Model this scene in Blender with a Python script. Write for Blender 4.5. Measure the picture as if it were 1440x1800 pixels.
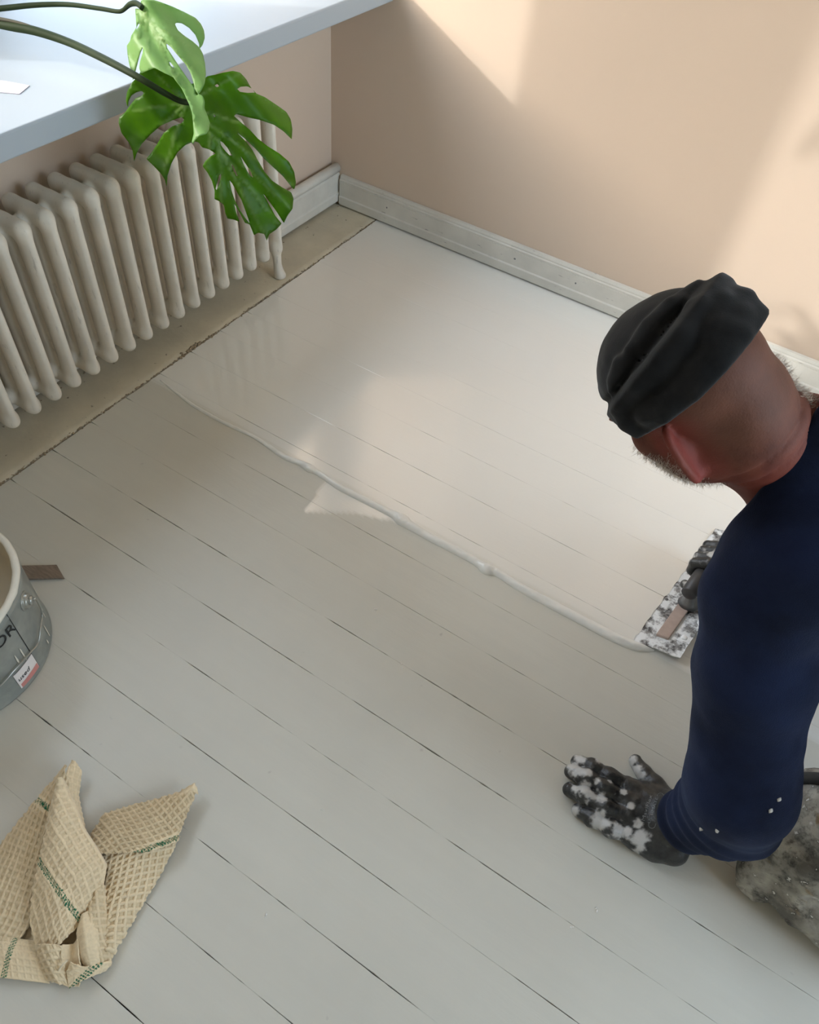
import bpy, bmesh, math, random
import numpy as np
from mathutils import Vector, Matrix
from mathutils.geometry import delaunay_2d_cdt
random.seed(7); rng = np.random.default_rng(7)
for o in list(bpy.data.objects): bpy.data.objects.remove(o)
SC = bpy.context.scene; COL = SC.collection

# ------------------------------------------------------------------ camera
CAM = np.array([1.54743507, -2.09434775, 1.36])
RM = np.array([[0.84058524, -0.45361200, 0.29606182], [0.53625380, 0.61970704, -0.57305763], [0.07647423, 0.64046806, 0.76416775]])
FP = 1313.70
cd = bpy.data.cameras.new('camera'); cam = bpy.data.objects.new('camera', cd); COL.objects.link(cam)
cd.sensor_fit = 'HORIZONTAL'; cd.sensor_width = 36; cd.lens = FP/1440*36; cd.clip_start = 0.02
cam.matrix_world = Matrix([[*RM[0], CAM[0]], [*RM[1], CAM[1]], [*RM[2], CAM[2]], [0, 0, 0, 1]])
SC.camera = cam

# ------------------------------------------------------------------ sky, sun, exposure
SUN = Vector((1.0, 0.77, -0.503)).normalized()
w = bpy.data.worlds.new('sky'); SC.world = w; w.use_nodes = True
nt = w.node_tree; bg = nt.nodes['Background']
sky = nt.nodes.new('ShaderNodeTexSky'); sky.sky_type = 'NISHITA'; sky.sun_disc = False
sky.sun_elevation = math.radians(21.7); sky.sun_rotation = math.atan2(-SUN.x, -SUN.y); sky.air_density = 1.0; sky.dust_density = 3.0
mx = nt.nodes.new('ShaderNodeMix'); mx.data_type = 'RGBA'; mx.inputs[0].default_value = .75
mx.inputs[7].default_value = (2.35, 2.78, 3.2, 1)     # thin bright cloud over the blue
nt.links.new(sky.outputs[0], mx.inputs[6]); nt.links.new(mx.outputs[2], bg.inputs[0]); bg.inputs[1].default_value = 1.85
sl = bpy.data.lights.new('sun', 'SUN'); so = bpy.data.objects.new('sun', sl); COL.objects.link(so)
sl.energy = 1.7; sl.angle = math.radians(1.3); sl.color = (1.0, 1.0, 1.0)
so.rotation_euler = SUN.to_track_quat('-Z', 'Y').to_euler(); so.location = (-4, -3, 4)
pl = bpy.data.lights.new('window_portal', 'AREA'); po = bpy.data.objects.new('window_portal', pl); COL.objects.link(po)
pl.shape = 'RECTANGLE'; pl.size = 1.95; pl.size_y = 2.7; pl.cycles.is_portal = True
po.location = (-0.47, -1.06, 1.6); po.rotation_euler = Vector((1, 0, 0)).to_track_quat('-Z', 'X').to_euler()
pl2 = bpy.data.lights.new('fill_window_portal', 'AREA'); po2 = bpy.data.objects.new('fill_window_portal', pl2); COL.objects.link(po2)  # portal for the added fill window in the right wall
pl2.shape = 'RECTANGLE'; pl2.size = 1.85; pl2.size_y = 1.72; pl2.cycles.is_portal = True
po2.location = (3.82, -1.175, 1.56); po2.rotation_euler = Vector((-1, 0, 0)).to_track_quat('-Z', 'X').to_euler()
SC.view_settings.view_transform = 'Standard'; SC.view_settings.look = 'None'
SC.view_settings.exposure = 0.45; SC.view_settings.gamma = 1; SC.view_settings.use_curve_mapping = False
SC.cycles.use_denoising = True; SC.cycles.max_bounces = 10; SC.cycles.diffuse_bounces = 7; SC.cycles.sample_clamp_indirect = 6

# ------------------------------------------------------------------ helpers: measured points
def ray(x, y): return RM @ np.array([(x-720)/FP, -(y-900)/FP, -1.0])
def at(x, y, d): return CAM + ray(x, y)*d
def on(x, y, ax, v):
    r = ray(x, y); return CAM + r*(v-CAM[ax])/r[ax]
def az(x, y, z=0.0): return on(x, y, 2, z)

def sm(a, b, x):
    t = np.clip((x-a)/(b-a), 0, 1); return t*t*(3-2*t)
def _h(i, j, k, s):
    n = (i*73856093) ^ (j*19349663) ^ (k*83492791) ^ (s*2654435)
    n = (n ^ (n >> 13))*1274126177 & 0x7fffffff
    return ((n ^ (n >> 16)) & 0xffff)/65535.0
def vn(P, f, seed=0):
    Q = np.asarray(P, float)*f; I = np.floor(Q).astype(np.int64); F = Q-I; F = F*F*(3-2*F); r = 0
    for a in (0, 1):
        for b in (0, 1):
            for c in (0, 1):
                wgt = (F[..., 0] if a else 1-F[..., 0])*(F[..., 1] if b else 1-F[..., 1])*(F[..., 2] if c else 1-F[..., 2])
                r = r + wgt*_h(I[..., 0]+a, I[..., 1]+b, I[..., 2]+c, seed)
    return r*2-1
def fbm(P, f, seed=0, o=3):
    r = 0; a = 1.0; t = 0
    for i in range(o): r = r+a*vn(P, f*2**i, seed+i*7); t += a; a *= .5
    return r/t

# ------------------------------------------------------------------ helpers: objects
def link(name, me, m=None, parent=None, smooth=True):
    o = bpy.data.objects.new(name, me); COL.objects.link(o)
    if m is not None and not me.materials: me.materials.append(m)
    if parent is not None: o.parent = parent
    if smooth and me.polygons: me.polygons.foreach_set('use_smooth', [True]*len(me.polygons))
    return o
def mesh(name, V, F, m=None, parent=None, smooth=True, attrs=None):
    me = bpy.data.meshes.new(name)
    V = np.asarray(V, float)
    if isinstance(F, np.ndarray) and F.ndim == 2:
        n = len(F); k = F.shape[1]
        me.vertices.add(len(V)); me.vertices.foreach_set('co', V.ravel())
        me.loops.add(n*k); me.loops.foreach_set('vertex_index', F.astype(np.int32).ravel())
        me.polygons.add(n); me.polygons.foreach_set('loop_start', np.arange(0, n*k, k, dtype=np.int32)); me.polygons.foreach_set('loop_total', np.full(n, k, dtype=np.int32))
        me.update(calc_edges=True); me.validate()
    else:
        me.from_pydata([tuple(v) for v in V], [], [tuple(int(i) for i in f) for f in F]); me.update()
    for k, a in (attrs or {}).items():
        a = np.asarray(a, float)
        if a.ndim == 1:
            at_ = me.attributes.new(k, 'FLOAT', 'POINT'); at_.data.foreach_set('value', a)
        else:
            at_ = me.attributes.new(k, 'FLOAT_COLOR', 'POINT'); at_.data.foreach_set('color', np.c_[a, np.ones(len(a))].ravel())
    return link(name, me, m, parent, smooth)
def empty(name, loc, label, cat, group=None):
    o = bpy.data.objects.new(name, None); COL.objects.link(o); o.location = loc
    o.empty_display_size = .05
    return tag(o, label, cat, group)
def tag(o, label=None, cat=None, group=None, kind=None):
    if label: o['label'] = label
    if cat: o['category'] = cat
    if group: o['group'] = group
    if kind: o['kind'] = kind
    return o
def adopt(child, parent):
    """parent the child to a root Empty without moving it (meshes are written in world units)"""
    child.parent = parent
    child.matrix_parent_inverse = Matrix.Translation(parent.location).inverted()
    return child
def boxes(bl):
    V = []; F = []
    for (a, b) in bl:
        n = len(V); x0, y0, z0 = a; x1, y1, z1 = b
        V += [(x0,y0,z0),(x1,y0,z0),(x1,y1,z0),(x0,y1,z0),(x0,y0,z1),(x1,y0,z1),(x1,y1,z1),(x0,y1,z1)]
        F += [(n,n+3,n+2,n+1),(n+4,n+5,n+6,n+7),(n,n+1,n+5,n+4),(n+1,n+2,n+6,n+5),(n+2,n+3,n+7,n+6),(n+3,n,n+4,n+7)]
    return V, F
def bevel(o, wd, seg=2):
    md = o.modifiers.new('bevel', 'BEVEL'); md.width = wd; md.segments = seg; md.limit_method = 'ANGLE'; md.harden_normals = False; return o
def tube(pts, rad, n=12, cap=True, flat=None):
    P = np.array(pts, float); rad = np.broadcast_to(np.asarray(rad, float), (len(P),))
    T = np.gradient(P, axis=0); T /= np.linalg.norm(T, axis=1)[:, None]
    u = np.cross(T[0], [0, 0, 1.0]);
    if np.linalg.norm(u) < 1e-3: u = np.cross(T[0], [0, 1.0, 0])
    V = []
    for i in range(len(P)):
        u = u-T[i]*(u@T[i]); u /= np.linalg.norm(u); v = np.cross(T[i], u)
        for k in range(n):
            a = 2*math.pi*k/n; V.append(P[i]+rad[i]*(math.cos(a)*u+math.sin(a)*v))
    F = [(i*n+k, i*n+(k+1) % n, (i+1)*n+(k+1) % n, (i+1)*n+k) for i in range(len(P)-1) for k in range(n)]
    if cap: F += [tuple(range(n))[::-1], tuple(range((len(P)-1)*n, len(P)*n))]
    return V, F
def spline(pts, n=60):
    P = np.array(pts, float); m = len(P); out = []
    for i in range(m-1):
        p0 = P[max(i-1, 0)]; p1 = P[i]; p2 = P[i+1]; p3 = P[min(i+2, m-1)]
        k = max(2, n//(m-1))
        for t in np.linspace(0, 1, k, endpoint=False):
            out.append(.5*((2*p1)+(-p0+p2)*t+(2*p0-5*p1+4*p2-p3)*t*t+(-p0+3*p1-3*p2+p3)*t**3))
    out.append(P[-1]); return np.array(out)
def resample(P, n):
    P = np.asarray(P, float); s = np.r_[0, np.cumsum(np.linalg.norm(np.diff(P, axis=0), axis=1))]; q = np.linspace(0, s[-1], n)
    return np.stack([np.interp(q, s, P[:, i]) for i in range(P.shape[1])], 1)
def lathe(prof, n=96, c=(0, 0)):
    V = []; F = []
    for r, z in prof:
        for k in range(n):
            a = 2*math.pi*k/n; V.append((c[0]+r*math.cos(a), c[1]+r*math.sin(a), z))
    for i in range(len(prof)-1):
        for k in range(n): F.append((i*n+k, i*n+(k+1) % n, (i+1)*n+(k+1) % n, (i+1)*n+k))
    return V, F

# ------------------------------------------------------------------ helpers: signed distance sculpting
def cone(P, a, b, ra, rb):
    a = np.asarray(a, float); ab = np.asarray(b, float)-a; t = np.clip((P-a)@ab/(ab@ab), 0, 1)
    return np.linalg.norm(P-a-t[:, None]*ab, axis=1)-(ra+(rb-ra)*t)
def ell(P, c, r, R=None):
    q = P-np.asarray(c, float)
    if R is not None: q = q@np.asarray(R).T
    r = np.asarray(r, float); k0 = np.linalg.norm(q/r, axis=1); k1 = np.linalg.norm(q/(r*r), axis=1)+1e-9
    return k0*(k0-1)/k1
def smin(a, b, k):
    h = np.clip(.5+.5*(b-a)/k, 0, 1); return b*(1-h)+a*h-k*h*(1-h)
def smax(a, b, k): return -smin(-a, -b, k)
def chain(P, pts, rad, k=.004):
    d = None
    for i in range(len(pts)-1):
        c = cone(P, pts[i], pts[i+1], rad[i], rad[i+1]); d = c if d is None else smin(d, c, k)
    return d
def nets(f, lo, hi, h, B=8, margin=.02):
    lo = np.array(lo, float); hi = np.array(hi, float)
    nb = np.ceil((hi-lo)/(h*B)).astype(int); n = nb*B
    S = np.empty(n, np.float32)
    bi = np.stack(np.meshgrid(*[np.arange(k) for k in nb], indexing='ij'), -1).reshape(-1, 3)
    dc = f(lo+(bi*B+(B-1)/2)*h)
    act = np.abs(dc) < B*h*.9+margin
    loc = np.stack(np.meshgrid(*[np.arange(B)]*3, indexing='ij'), -1).reshape(-1, 3)
    S6 = S.reshape(nb[0], B, nb[1], B, nb[2], B)
    S6[:] = np.where(dc < 0, -1.0, 1.0).reshape(nb[0], 1, nb[1], 1, nb[2], 1)
    A = bi[act]
    for s in range(0, len(A), 400):
        a = A[s:s+400]; P = lo+((a[:, None, :]*B+loc[None])*h)
        v = f(P.reshape(-1, 3)).reshape(len(a), B, B, B)
        S6[a[:, 0], :, a[:, 1], :, a[:, 2], :] = v
    ins = S < 0
    c = np.zeros(n-1, np.int8)
    for a in (0, 1):
        for b in (0, 1):
            for d in (0, 1): c += ins[a:n[0]-1+a, b:n[1]-1+b, d:n[2]-1+d]
    idx = np.argwhere((c > 0) & (c < 8)); vid = np.full(n-1, -1, np.int32); vid[tuple(idx.T)] = np.arange(len(idx))
    acc = np.zeros((len(idx), 3)); cnt = np.zeros(len(idx))
    for ax in range(3):
        o1, o2 = [k for k in range(3) if k != ax]
        for a in (0, 1):
            for b in (0, 1):
                p = idx.copy(); p[:, o1] += a; p[:, o2] += b; q = p.copy(); q[:, ax] += 1
                s0 = S[tuple(p.T)]; s1 = S[tuple(q.T)]; m = (s0 < 0) != (s1 < 0)
                t = np.where(m, s0/np.where(m, s0-s1, 1), 0)
                pt = p.astype(float); pt[:, ax] += t; acc += np.where(m[:, None], pt, 0); cnt += m
    V = lo+acc/cnt[:, None]*h
    Q = []
    for ax in range(3):
        o1, o2 = (ax+1) % 3, (ax+2) % 3
        sl0 = [slice(None)]*3; sl1 = [slice(None)]*3; sl0[ax] = slice(0, -1); sl1[ax] = slice(1, None)
        a_ = ins[tuple(sl0)]; b_ = ins[tuple(sl1)]; e = np.argwhere(a_ != b_)
        e = e[(e[:, o1] > 0) & (e[:, o2] > 0) & (e[:, o1] < n[o1]-1) & (e[:, o2] < n[o2]-1)]
        flip = a_[tuple(e.T)]
        cs = []
        for (da, db) in ((-1, -1), (0, -1), (0, 0), (-1, 0)):
            p = e.copy(); p[:, o1] += da; p[:, o2] += db; cs.append(vid[tuple(p.T)])
        q = np.stack(cs, 1); q[~flip] = q[~flip][:, ::-1]; Q.append(q)
    Q = np.concatenate(Q); Q = Q[(Q >= 0).all(1)]
    return V, Q
def trace(x, y, f, d0=.5, d1=3):
    r = ray(x, y); d = d0
    for i in range(200):
        v = f((CAM+r*d)[None])[0]
        if v < .0004: return CAM+r*d
        d += max(v*.8, .0005)
        if d > d1: return None
    return CAM+r*d

# ------------------------------------------------------------------ helpers: materials
def s2l(c): return tuple(((x/255)/12.92 if x/255 <= .04045 else ((x/255+.055)/1.055)**2.4) for x in c)
class M:
    def __init__(s, name, rough=.5, spec=.5, metal=0, coat=0):
        s.m = bpy.data.materials.new(name); s.m.use_nodes = True; s.nt = s.m.node_tree; s.b = s.nt.nodes['Principled BSDF']
        s.b.inputs['Roughness'].default_value = rough; s.b.inputs['Specular IOR Level'].default_value = spec; s.b.inputs['Metallic'].default_value = metal
        s.b.inputs['Coat Weight'].default_value = coat
        s.tc = None
    def n(s, t, **k):
        nd = s.nt.nodes.new(t)
        for a, b in k.items(): setattr(nd, a, b)
        return nd
    def l(s, a, b): s.nt.links.new(a, b)
    def co(s, scale=(1, 1, 1)):
        g = s.n('ShaderNodeNewGeometry'); mp = s.n('ShaderNodeMapping'); mp.inputs['Scale'].default_value = scale; s.l(g.outputs['Position'], mp.inputs[0]); return mp.outputs[0]
    def oc(s, scale=(1, 1, 1)):
        g = s.n('ShaderNodeTexCoord'); mp = s.n('ShaderNodeMapping'); mp.inputs['Scale'].default_value = scale; s.l(g.outputs['Object'], mp.inputs[0]); return mp.outputs[0]
    def noise(s, v, sc, det=4, ro=.55):
        n = s.n('ShaderNodeTexNoise'); n.inputs['Scale'].default_value = sc; n.inputs['Detail'].default_value = det; n.inputs['Roughness'].default_value = ro; s.l(v, n.inputs['Vector']); return n.outputs[0]
    def ramp(s, f, a, b, ca=(0, 0, 0), cb=(1, 1, 1)):
        r = s.n('ShaderNodeValToRGB'); r.color_ramp.elements[0].position = a; r.color_ramp.elements[1].position = b
        r.color_ramp.elements[0].color = (*ca, 1); r.color_ramp.elements[1].color = (*cb, 1); s.l(f, r.inputs[0]); return r.outputs[0]
    def attr(s, k):
        a = s.n('ShaderNodeAttribute', attribute_name=k); return a
    def mix(s, f, a, b):
        m = s.n('ShaderNodeMix', data_type='RGBA')
        if isinstance(f, (int, float)): m.inputs[0].default_value = f
        else: s.l(f, m.inputs[0])
        for i, c in ((6, a), (7, b)):
            if isinstance(c, tuple): m.inputs[i].default_value = (*c, 1)
            else: s.l(c, m.inputs[i])
        return m.outputs[2]
    def math(s, op, a, b=0.0):
        m = s.n('ShaderNodeMath', operation=op)
        for i, c in ((0, a), (1, b)):
            if isinstance(c, (int, float)): m.inputs[i].default_value = c
            else: s.l(c, m.inputs[i])
        return m.outputs[0]
    def base(s, c):
        if isinstance(c, tuple): s.b.inputs['Base Color'].default_value = (*c, 1)
        else: s.l(c, s.b.inputs['Base Color'])
        return s
    def rough(s, f): s.l(f, s.b.inputs['Roughness']); return s
    def bump(s, h, st=.3, d=.001):
        b = s.n('ShaderNodeBump'); b.inputs['Strength'].default_value = st; b.inputs['Distance'].default_value = d; s.l(h, b.inputs['Height']); s.l(b.outputs[0], s.b.inputs['Normal']); return s
    def out(s): return s.m
def simple(name, rgb, rough=.5, var=.08, sc=20, bump=0, bsc=80, **k):
    x = M(name, rough, **k); c = s2l(rgb); v = x.oc()
    x.base(x.mix(x.noise(v, sc), tuple(q*(1-var) for q in c), tuple(min(1, q*(1+var)) for q in c)))
    if bump: x.bump(x.noise(v, bsc, 5), bump, .001)
    return x.out()

# wall paint: peach distemper with a fine roller stipple
x = M('wall_paint', .85, .3); v = x.co(); c = s2l((206, 186, 166))
x.base(x.mix(x.noise(v, 1.6, 5), tuple(q*.96 for q in c), tuple(q*1.04 for q in c))); x.bump(x.noise(v, 330, 3), .25, .0012); WALL = x.out()
CEIL = simple('ceiling_paint', (232, 230, 224), .9, .02)
# painted floorboards: grey paint, fresh wet coat beyond the filler bead (smoother there)
x = M('floor_paint', .4, .5); v = x.co()
c = s2l((202, 199, 187)); n1 = x.noise(v, 3.0, 4); n2 = x.noise(x.co((.6, 9, 1)), 5, 4)
col = x.mix(x.ramp(n1, .3, .7), tuple(q*.95 for q in c), tuple(q*1.04 for q in c))
col = x.mix(x.math('MULTIPLY', x.ramp(n2, .3, .7), .25), col, tuple(q*.9 for q in c))
sp = x.ramp(x.noise(v, 26, 2), .735, .78); col = x.mix(x.math('MULTIPLY', sp, .35), col, s2l((150, 140, 138)))
sp2 = x.ramp(x.noise(v, 170, 2), .80, .83); col = x.mix(x.math('MULTIPLY', sp2, .5), col, s2l((90, 84, 76)))
wet = x.attr('wet').outputs['Fac']
col = x.mix(wet, col, x.mix(.75, col, s2l((240, 239, 233))))
x.base(col); x.l(wet, x.b.inputs['Coat Weight']); x.b.inputs['Coat IOR'].default_value = 1.85; x.b.inputs['Coat Roughness'].default_value = .10
brush = x.noise(x.co((14, 1.5, 1)), 30, 3)
r0 = x.math('ADD', .36, x.math('MULTIPLY', n1, .14)); r1 = x.math('ADD', .10, x.math('MULTIPLY', n2, .10))
rm = x.n('ShaderNodeMix', data_type='FLOAT'); x.l(wet, rm.inputs[0]); x.l(r0, rm.inputs[2]); x.l(r1, rm.inputs[3]); x.rough(rm.outputs[0])
x.bump(x.math('ADD', x.noise(x.co((1, 6, 1)), 22, 3), x.math('MULTIPLY', x.noise(v, 260, 3), .12)), .22, .0012)
FLOORM = x.out()
x = M('old_board_paint', .6, .4); v = x.co(); c = s2l((206, 196, 172))
col = x.mix(x.ramp(x.noise(v, 9, 6), .35, .7), tuple(q*.84 for q in c), c)
col = x.mix(x.ramp(x.noise(v, 45, 5), .66, .74), col, s2l((84, 70, 52)))
x.base(col); x.bump(x.noise(v, 60, 6), .6, .002); OLDBOARD = x.out()
DARK = simple('dark_gap', (38, 30, 24), .95)
DEBRIS = simple('crumbled_filler', (150, 134, 110), .9, .35, 60, .5)
WHITEP = simple('white_gloss_paint', (222, 220, 212), .35, .03, 8, .12, 60)
x = M('baseboard_paint', .42, .5); v = x.co(); c = s2l((212, 208, 197))
col = x.mix(x.ramp(x.noise(v, 12, 5), .35, .7), tuple(q*.88 for q in c), c); col = x.mix(x.ramp(x.noise(x.co((2, 2, 12)), 12, 4), .68, .74), col, s2l((150, 146, 140)))
x.base(col); x.bump(x.noise(v, 50, 5), .25, .001); SKIRT = x.out()
SILLP = simple('sill_paint', (168, 176, 182), .5, .02, 4, .06, 40, spec=.2)
x = M('radiator_paint', .45, .5); v = x.co(); c = s2l((226, 218, 202))
col = x.mix(x.ramp(x.noise(v, 14, 5), .3, .7), tuple(q*.86 for q in c), c); col = x.mix(x.ramp(x.noise(x.co((6, 6, 1.2)), 22, 4), .62, .72), col, tuple(q*.7 for q in c))
x.base(col); x.bump(x.noise(v, 45, 4), .3, .0015); RADM = x.out()
PUTTY = simple('filler_paste', (230, 228, 221), .28, .03, 30, .25, 120, coat=.3)

# ------------------------------------------------------------------ the room
XR, YF, ZC = 3.7, -3.9, 2.72
NI = -.43      # outer face of the window niche
JX = .2055     # joint between the board along the window wall and the floorboards
def struct(name, V, F, m, label=None, smooth=False):
    o = mesh(name, V, F, m, None, smooth); o['kind'] = 'structure'
    if label: o['label'] = label
    return o
SB, ST = .664, .712
NY0, NY1, NZ = -.14, -1.98, 2.42
struct('wall_left', *boxes([((NI, YF, -.05), (0, 0, SB)), ((NI, NY0, SB), (0, 0, ZC)), ((NI, YF, SB), (0, NY1, ZC)), ((NI, NY1, NZ), (0, NY0, ZC))]), WALL, 'peach painted window wall behind the radiator')
struct('wall_back', *boxes([((NI, 0, -.05), (XR, .12, ZC))]), WALL, 'peach painted wall crossed by sunlight and window shadows')
W3 = (-2.1, -.25, .70, 2.42)      # unseen window, added for fill light from the right
struct('wall_right', *boxes([((XR, YF, -.05), (XR+.1, W3[0], ZC)), ((XR, W3[1], -.05), (XR+.1, .12, ZC)), ((XR, W3[0], -.05), (XR+.1, W3[1], W3[2])), ((XR, W3[0], W3[3]), (XR+.1, W3[1], ZC))]), CEIL)
struct('wall_front', *boxes([((NI, YF-.1, -.05), (XR+.1, YF, ZC))]), CEIL)
struct('ceiling', *boxes([((NI, YF-.1, ZC), (XR+.1, .12, ZC+.1))]), CEIL)
# outside, unseen: ground and facade added to block low sky light
OUTG = simple('yard_ground', (120, 116, 108), .95, .1, 2); OUTB = simple('facade_render', (146, 134, 118), .95, .05, 1)
struct('ground', *boxes([((-60, -40, -7.2), (60, 40, -7))]), OUTG, 'unseen ground outside the window, added to block light from below')
o = struct('sky_block_facade', *boxes([((-17.5, -34, -7), (-16, 26, 6.3))]), OUTB, 'unseen facade added outside to block low sky light')
# window: frame with casements and a broad mullion pier
GX = -.38
def window(name, y0, y1):
    fr = []
    t = .055
    fr += [((GX-.05, y0, ST), (GX, y0+t, NZ)), ((GX-.05, y1-t, ST), (GX, y1, NZ)), ((GX-.05, y0, ST), (GX, y1, ST+.05)), ((GX-.05, y0, NZ-t), (GX, y1, NZ))]
    o = struct(name, *boxes(fr), WHITEP); bevel(o, .004)
    return o
window('window_1', -.88, NY0)
window('window_2', NY1, -1.28)
t = .05
o = struct('fill_window', *boxes([((XR+.02, W3[0], W3[2]), (XR+.08, W3[0]+t, W3[3])), ((XR+.02, W3[1]-t, W3[2]), (XR+.08, W3[1], W3[3])), ((XR+.02, W3[0], W3[2]), (XR+.08, W3[1], W3[2]+t)), ((XR+.02, W3[0], W3[3]-t), (XR+.08, W3[1], W3[3]))]), WHITEP)
o = struct('trim_1', *boxes([((GX-.05, -1.28, ST), (GX+.02, -.88, NZ))]), WHITEP); bevel(o, .004)
o = struct('window_sill', *boxes([((NI, YF+.6, SB), (.2236, -.0015, ST))]), SILLP, 'deep white window sill with a thick front edge'); bevel(o, .005, 3)

# floor: an Empty with a hidden bed and every board as its own piece
floor = bpy.data.objects.new('floor', None); COL.objects.link(floor); floor['kind'] = 'structure'; floor['label'] = 'light grey painted wooden floorboards with thin dark joints'
V, F = boxes([((0, YF, -.06), (XR, 0, -.024))]); o = mesh('floor_bed', V, F, DARK, floor, False)
seams = [0, -.1168, -.2336, -.3504, -.4672, -.5840, -.7047, -.8216, -.9437, -1.0630, -1.1857, -1.3018, -1.4236, -1.5447, -1.6648, -1.7840, -1.9024, -2.0221]
ysm = [s for s in seams]
while ysm[-1] > YF+.15: ysm.append(ysm[-1]-.119)
ysm[-1] = YF
# openness of each joint (half width in mm), and from which x the joint is open
OPEN = {0: (.1, 9), 5: (.14, 1.2), 6: (.25, .95), 7: (.34, .80), 8: (.42, .55), 9: (.50, .42), 10: (.42, .22), 11: (.50, .22), 12: (1.0, .33), 13: (.95, .33), 14: (.75, .50), 15: (.55, .76), 16: (1.1, .66), 17: (.6, .98), 18: (.8, 1.0)}
XS = np.arange(JX, XR+.001, .011)
BEAD0, BEAD1 = az(310, 690), az(1128, 1137)
def beady(xx): return np.interp(xx, [BEAD0[0], BEAD1[0]], [BEAD0[1], BEAD1[1]])
smear = [az(*q)[:2] for q in ((575, 845), (535, 898), (620, 902), (700, 918), (800, 960), (860, 1000), (700, 900))]
def inpoly(x, y, poly):
    r = np.zeros(np.shape(x), bool); n = len(poly)
    for i in range(n):
        x0, y0 = poly[i]; x1, y1 = poly[(i+1) % n]
        if y0 == y1: continue
        c_ = ((y0 > y) != (y1 > y)) & (x < (x1-x0)*(y-y0)/(y1-y0)+x0); r ^= c_
    return r
def gap(i, xx):
    b, st = OPEN.get(i, (.1 if i < 6 else .7, .6))
    P = np.stack([xx, np.full_like(xx, i*3.7), np.zeros_like(xx)], 1)
    n = vn(P, 60, i)*.6+vn(P, 12, i+50)*.7
    g = .62*b*(.62+1.5*n)*sm(st-.10, st+.06, xx+.08*vn(P, 5, i+9))
    g = np.clip(g, 0, 2.0)+.06+.05*vn(P, 30, i+3)
    e = (.8+.5*vn(P, 70, i+31))*sm(.03, 0, xx-JX)*(1 if i > 5 else 0)   # chipped ends at the border board
    return (g+e)*.001
ends = {}
for i in range(len(ysm)-1):
    yh, yl = ysm[i], ysm[i+1]
    gh, gl = gap(i, XS), gap(i+1, XS)
    xs = XS.copy()
    xs0 = JX+.0022+.0012*float(vn(np.array([[i*1.7, 0, 0]]), 1.3, 4)[0])
    xs[0] = xs0
    rows = []
    yy = np.linspace(0, 1, 17)
    lines = []
    bh, bl = .00025+gh*.7, .00025+gl*.7
    for (t, z) in ((0, -.022), (0, -1), (1, 0)): lines.append((yh-gh-t*bh, -bh*.8 if z == -1 else z))
    for t in yy[1:-1]: lines.append((yh+(yl-yh)*t+0*xs, 0))
    for (t, z) in ((1, 0), (0, -1), (0, -.022)): lines.append((yl+gl+t*bl, -bl*.8 if z == -1 else z))
    R = len(lines); V = np.zeros((len(xs), R, 3))
    for k, (y_, z_) in enumerate(lines): V[:, k, 0] = xs; V[:, k, 1] = y_; V[:, k, 2] = z_
    V[0, :, 0] += .0016*vn(np.stack([V[0, :, 1]]*3, 1), 45, 5)
    # each board sits a hair proud or low
    V[:, 2:-2, 2] += float(rng.uniform(-.0003, 0))
    vv = V.reshape(-1, 3)
    a = np.arange(len(xs)-1)[:, None]*R+np.arange(R-1)[None]
    Fq = np.stack([a, a+1, a+R+1, a+R], -1).reshape(-1, 4)[:, ::-1]
    # end caps
    X, Y = vv[:, 0], vv[:, 1]
    wt = sm(-.006, .006, Y-beady(X)+.002*vn(vv, 20, 3))
    wt = np.maximum(wt, inpoly(X, Y, smear)*1.0)
    o = mesh('floorboard', vv, Fq[:, ::-1], FLOORM, floor, True, {'wet': wt})
    o.data.polygons.foreach_set('use_smooth', [False]*len(o.data.polygons))
    V, F = boxes([((xs0, yl+.0012, -.022), (xs0+.001, yh-.0012, -.0008))]); 
# board along the window wall, old cracked paint, with a ragged edge
ys = np.arange(YF, -.003, .006)
e = (2.6+1.9*vn(np.stack([ys*0, ys, ys*0], 1), 70, 2)+2.4*np.maximum(0, vn(np.stack([ys*0, ys, ys*0], 1), 12, 8)))*.001
pr = [(-.022, 'e'), (-.003, 'e'), (0, 'f'), (0.0, .18), (0, .12), (0, .03), (0, .01)]
V = np.zeros((len(ys), 7, 3))
for k, (z, q) in enumerate(pr):
    V[:, k, 1] = ys; V[:, k, 2] = z+(.0007*vn(np.stack([ys, ys*0+k, ys*0], 1), 25, 3) if k > 1 else 0)
    V[:, k, 0] = JX-e if q == 'e' else (JX-e-.0025-.002*np.abs(vn(np.stack([ys*0, ys, ys*0], 1), 50, 12)) if q == 'f' else q)
a = np.arange(len(ys)-1)[:, None]*7+np.arange(6)[None]
o = mesh('border_board', V.reshape(-1, 3), np.stack([a, a+1, a+8, a+7], -1).reshape(-1, 4)[:, ::-1], OLDBOARD, floor, False)
o['label'] = 'worn beige board along the window wall under the radiator'
o.data.flip_normals()
# crumbs of filler in the joint
V = []; F = []
def crumb(c, r):
    n = len(V); b = bmesh.new(); bmesh.ops.create_icosphere(b, subdivisions=1, radius=r)
    for q in b.verts: q.co = Vector((q.co.x*random.uniform(.6, 1.3), q.co.y*random.uniform(.8, 1.9), q.co.z*.55))+Vector(c)
    V.extend([tuple(q.co) for q in b.verts]); F.extend([tuple(n+q.index for q in f.verts) for f in b.faces]); b.free()
for k in range(700):
    y = -random.random()*1.75
    crumb((JX+random.gauss(-.0015, .0024), y, -.0008+random.random()*.001), random.uniform(.0008, .0026)*(1.6 if -1.0 < y < -.85 else 1))
for k in range(26): crumb((JX-.006+random.gauss(0, .004), -.93+random.gauss(0, .03), .001), random.uniform(.002, .005))
for k in range(60): crumb((.05+random.random()*.004, -random.random()*1.7, .001), random.uniform(.001, .003))
o = mesh('joint_debris', V, F, DEBRIS, floor); o['kind'] = 'stuff'

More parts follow.
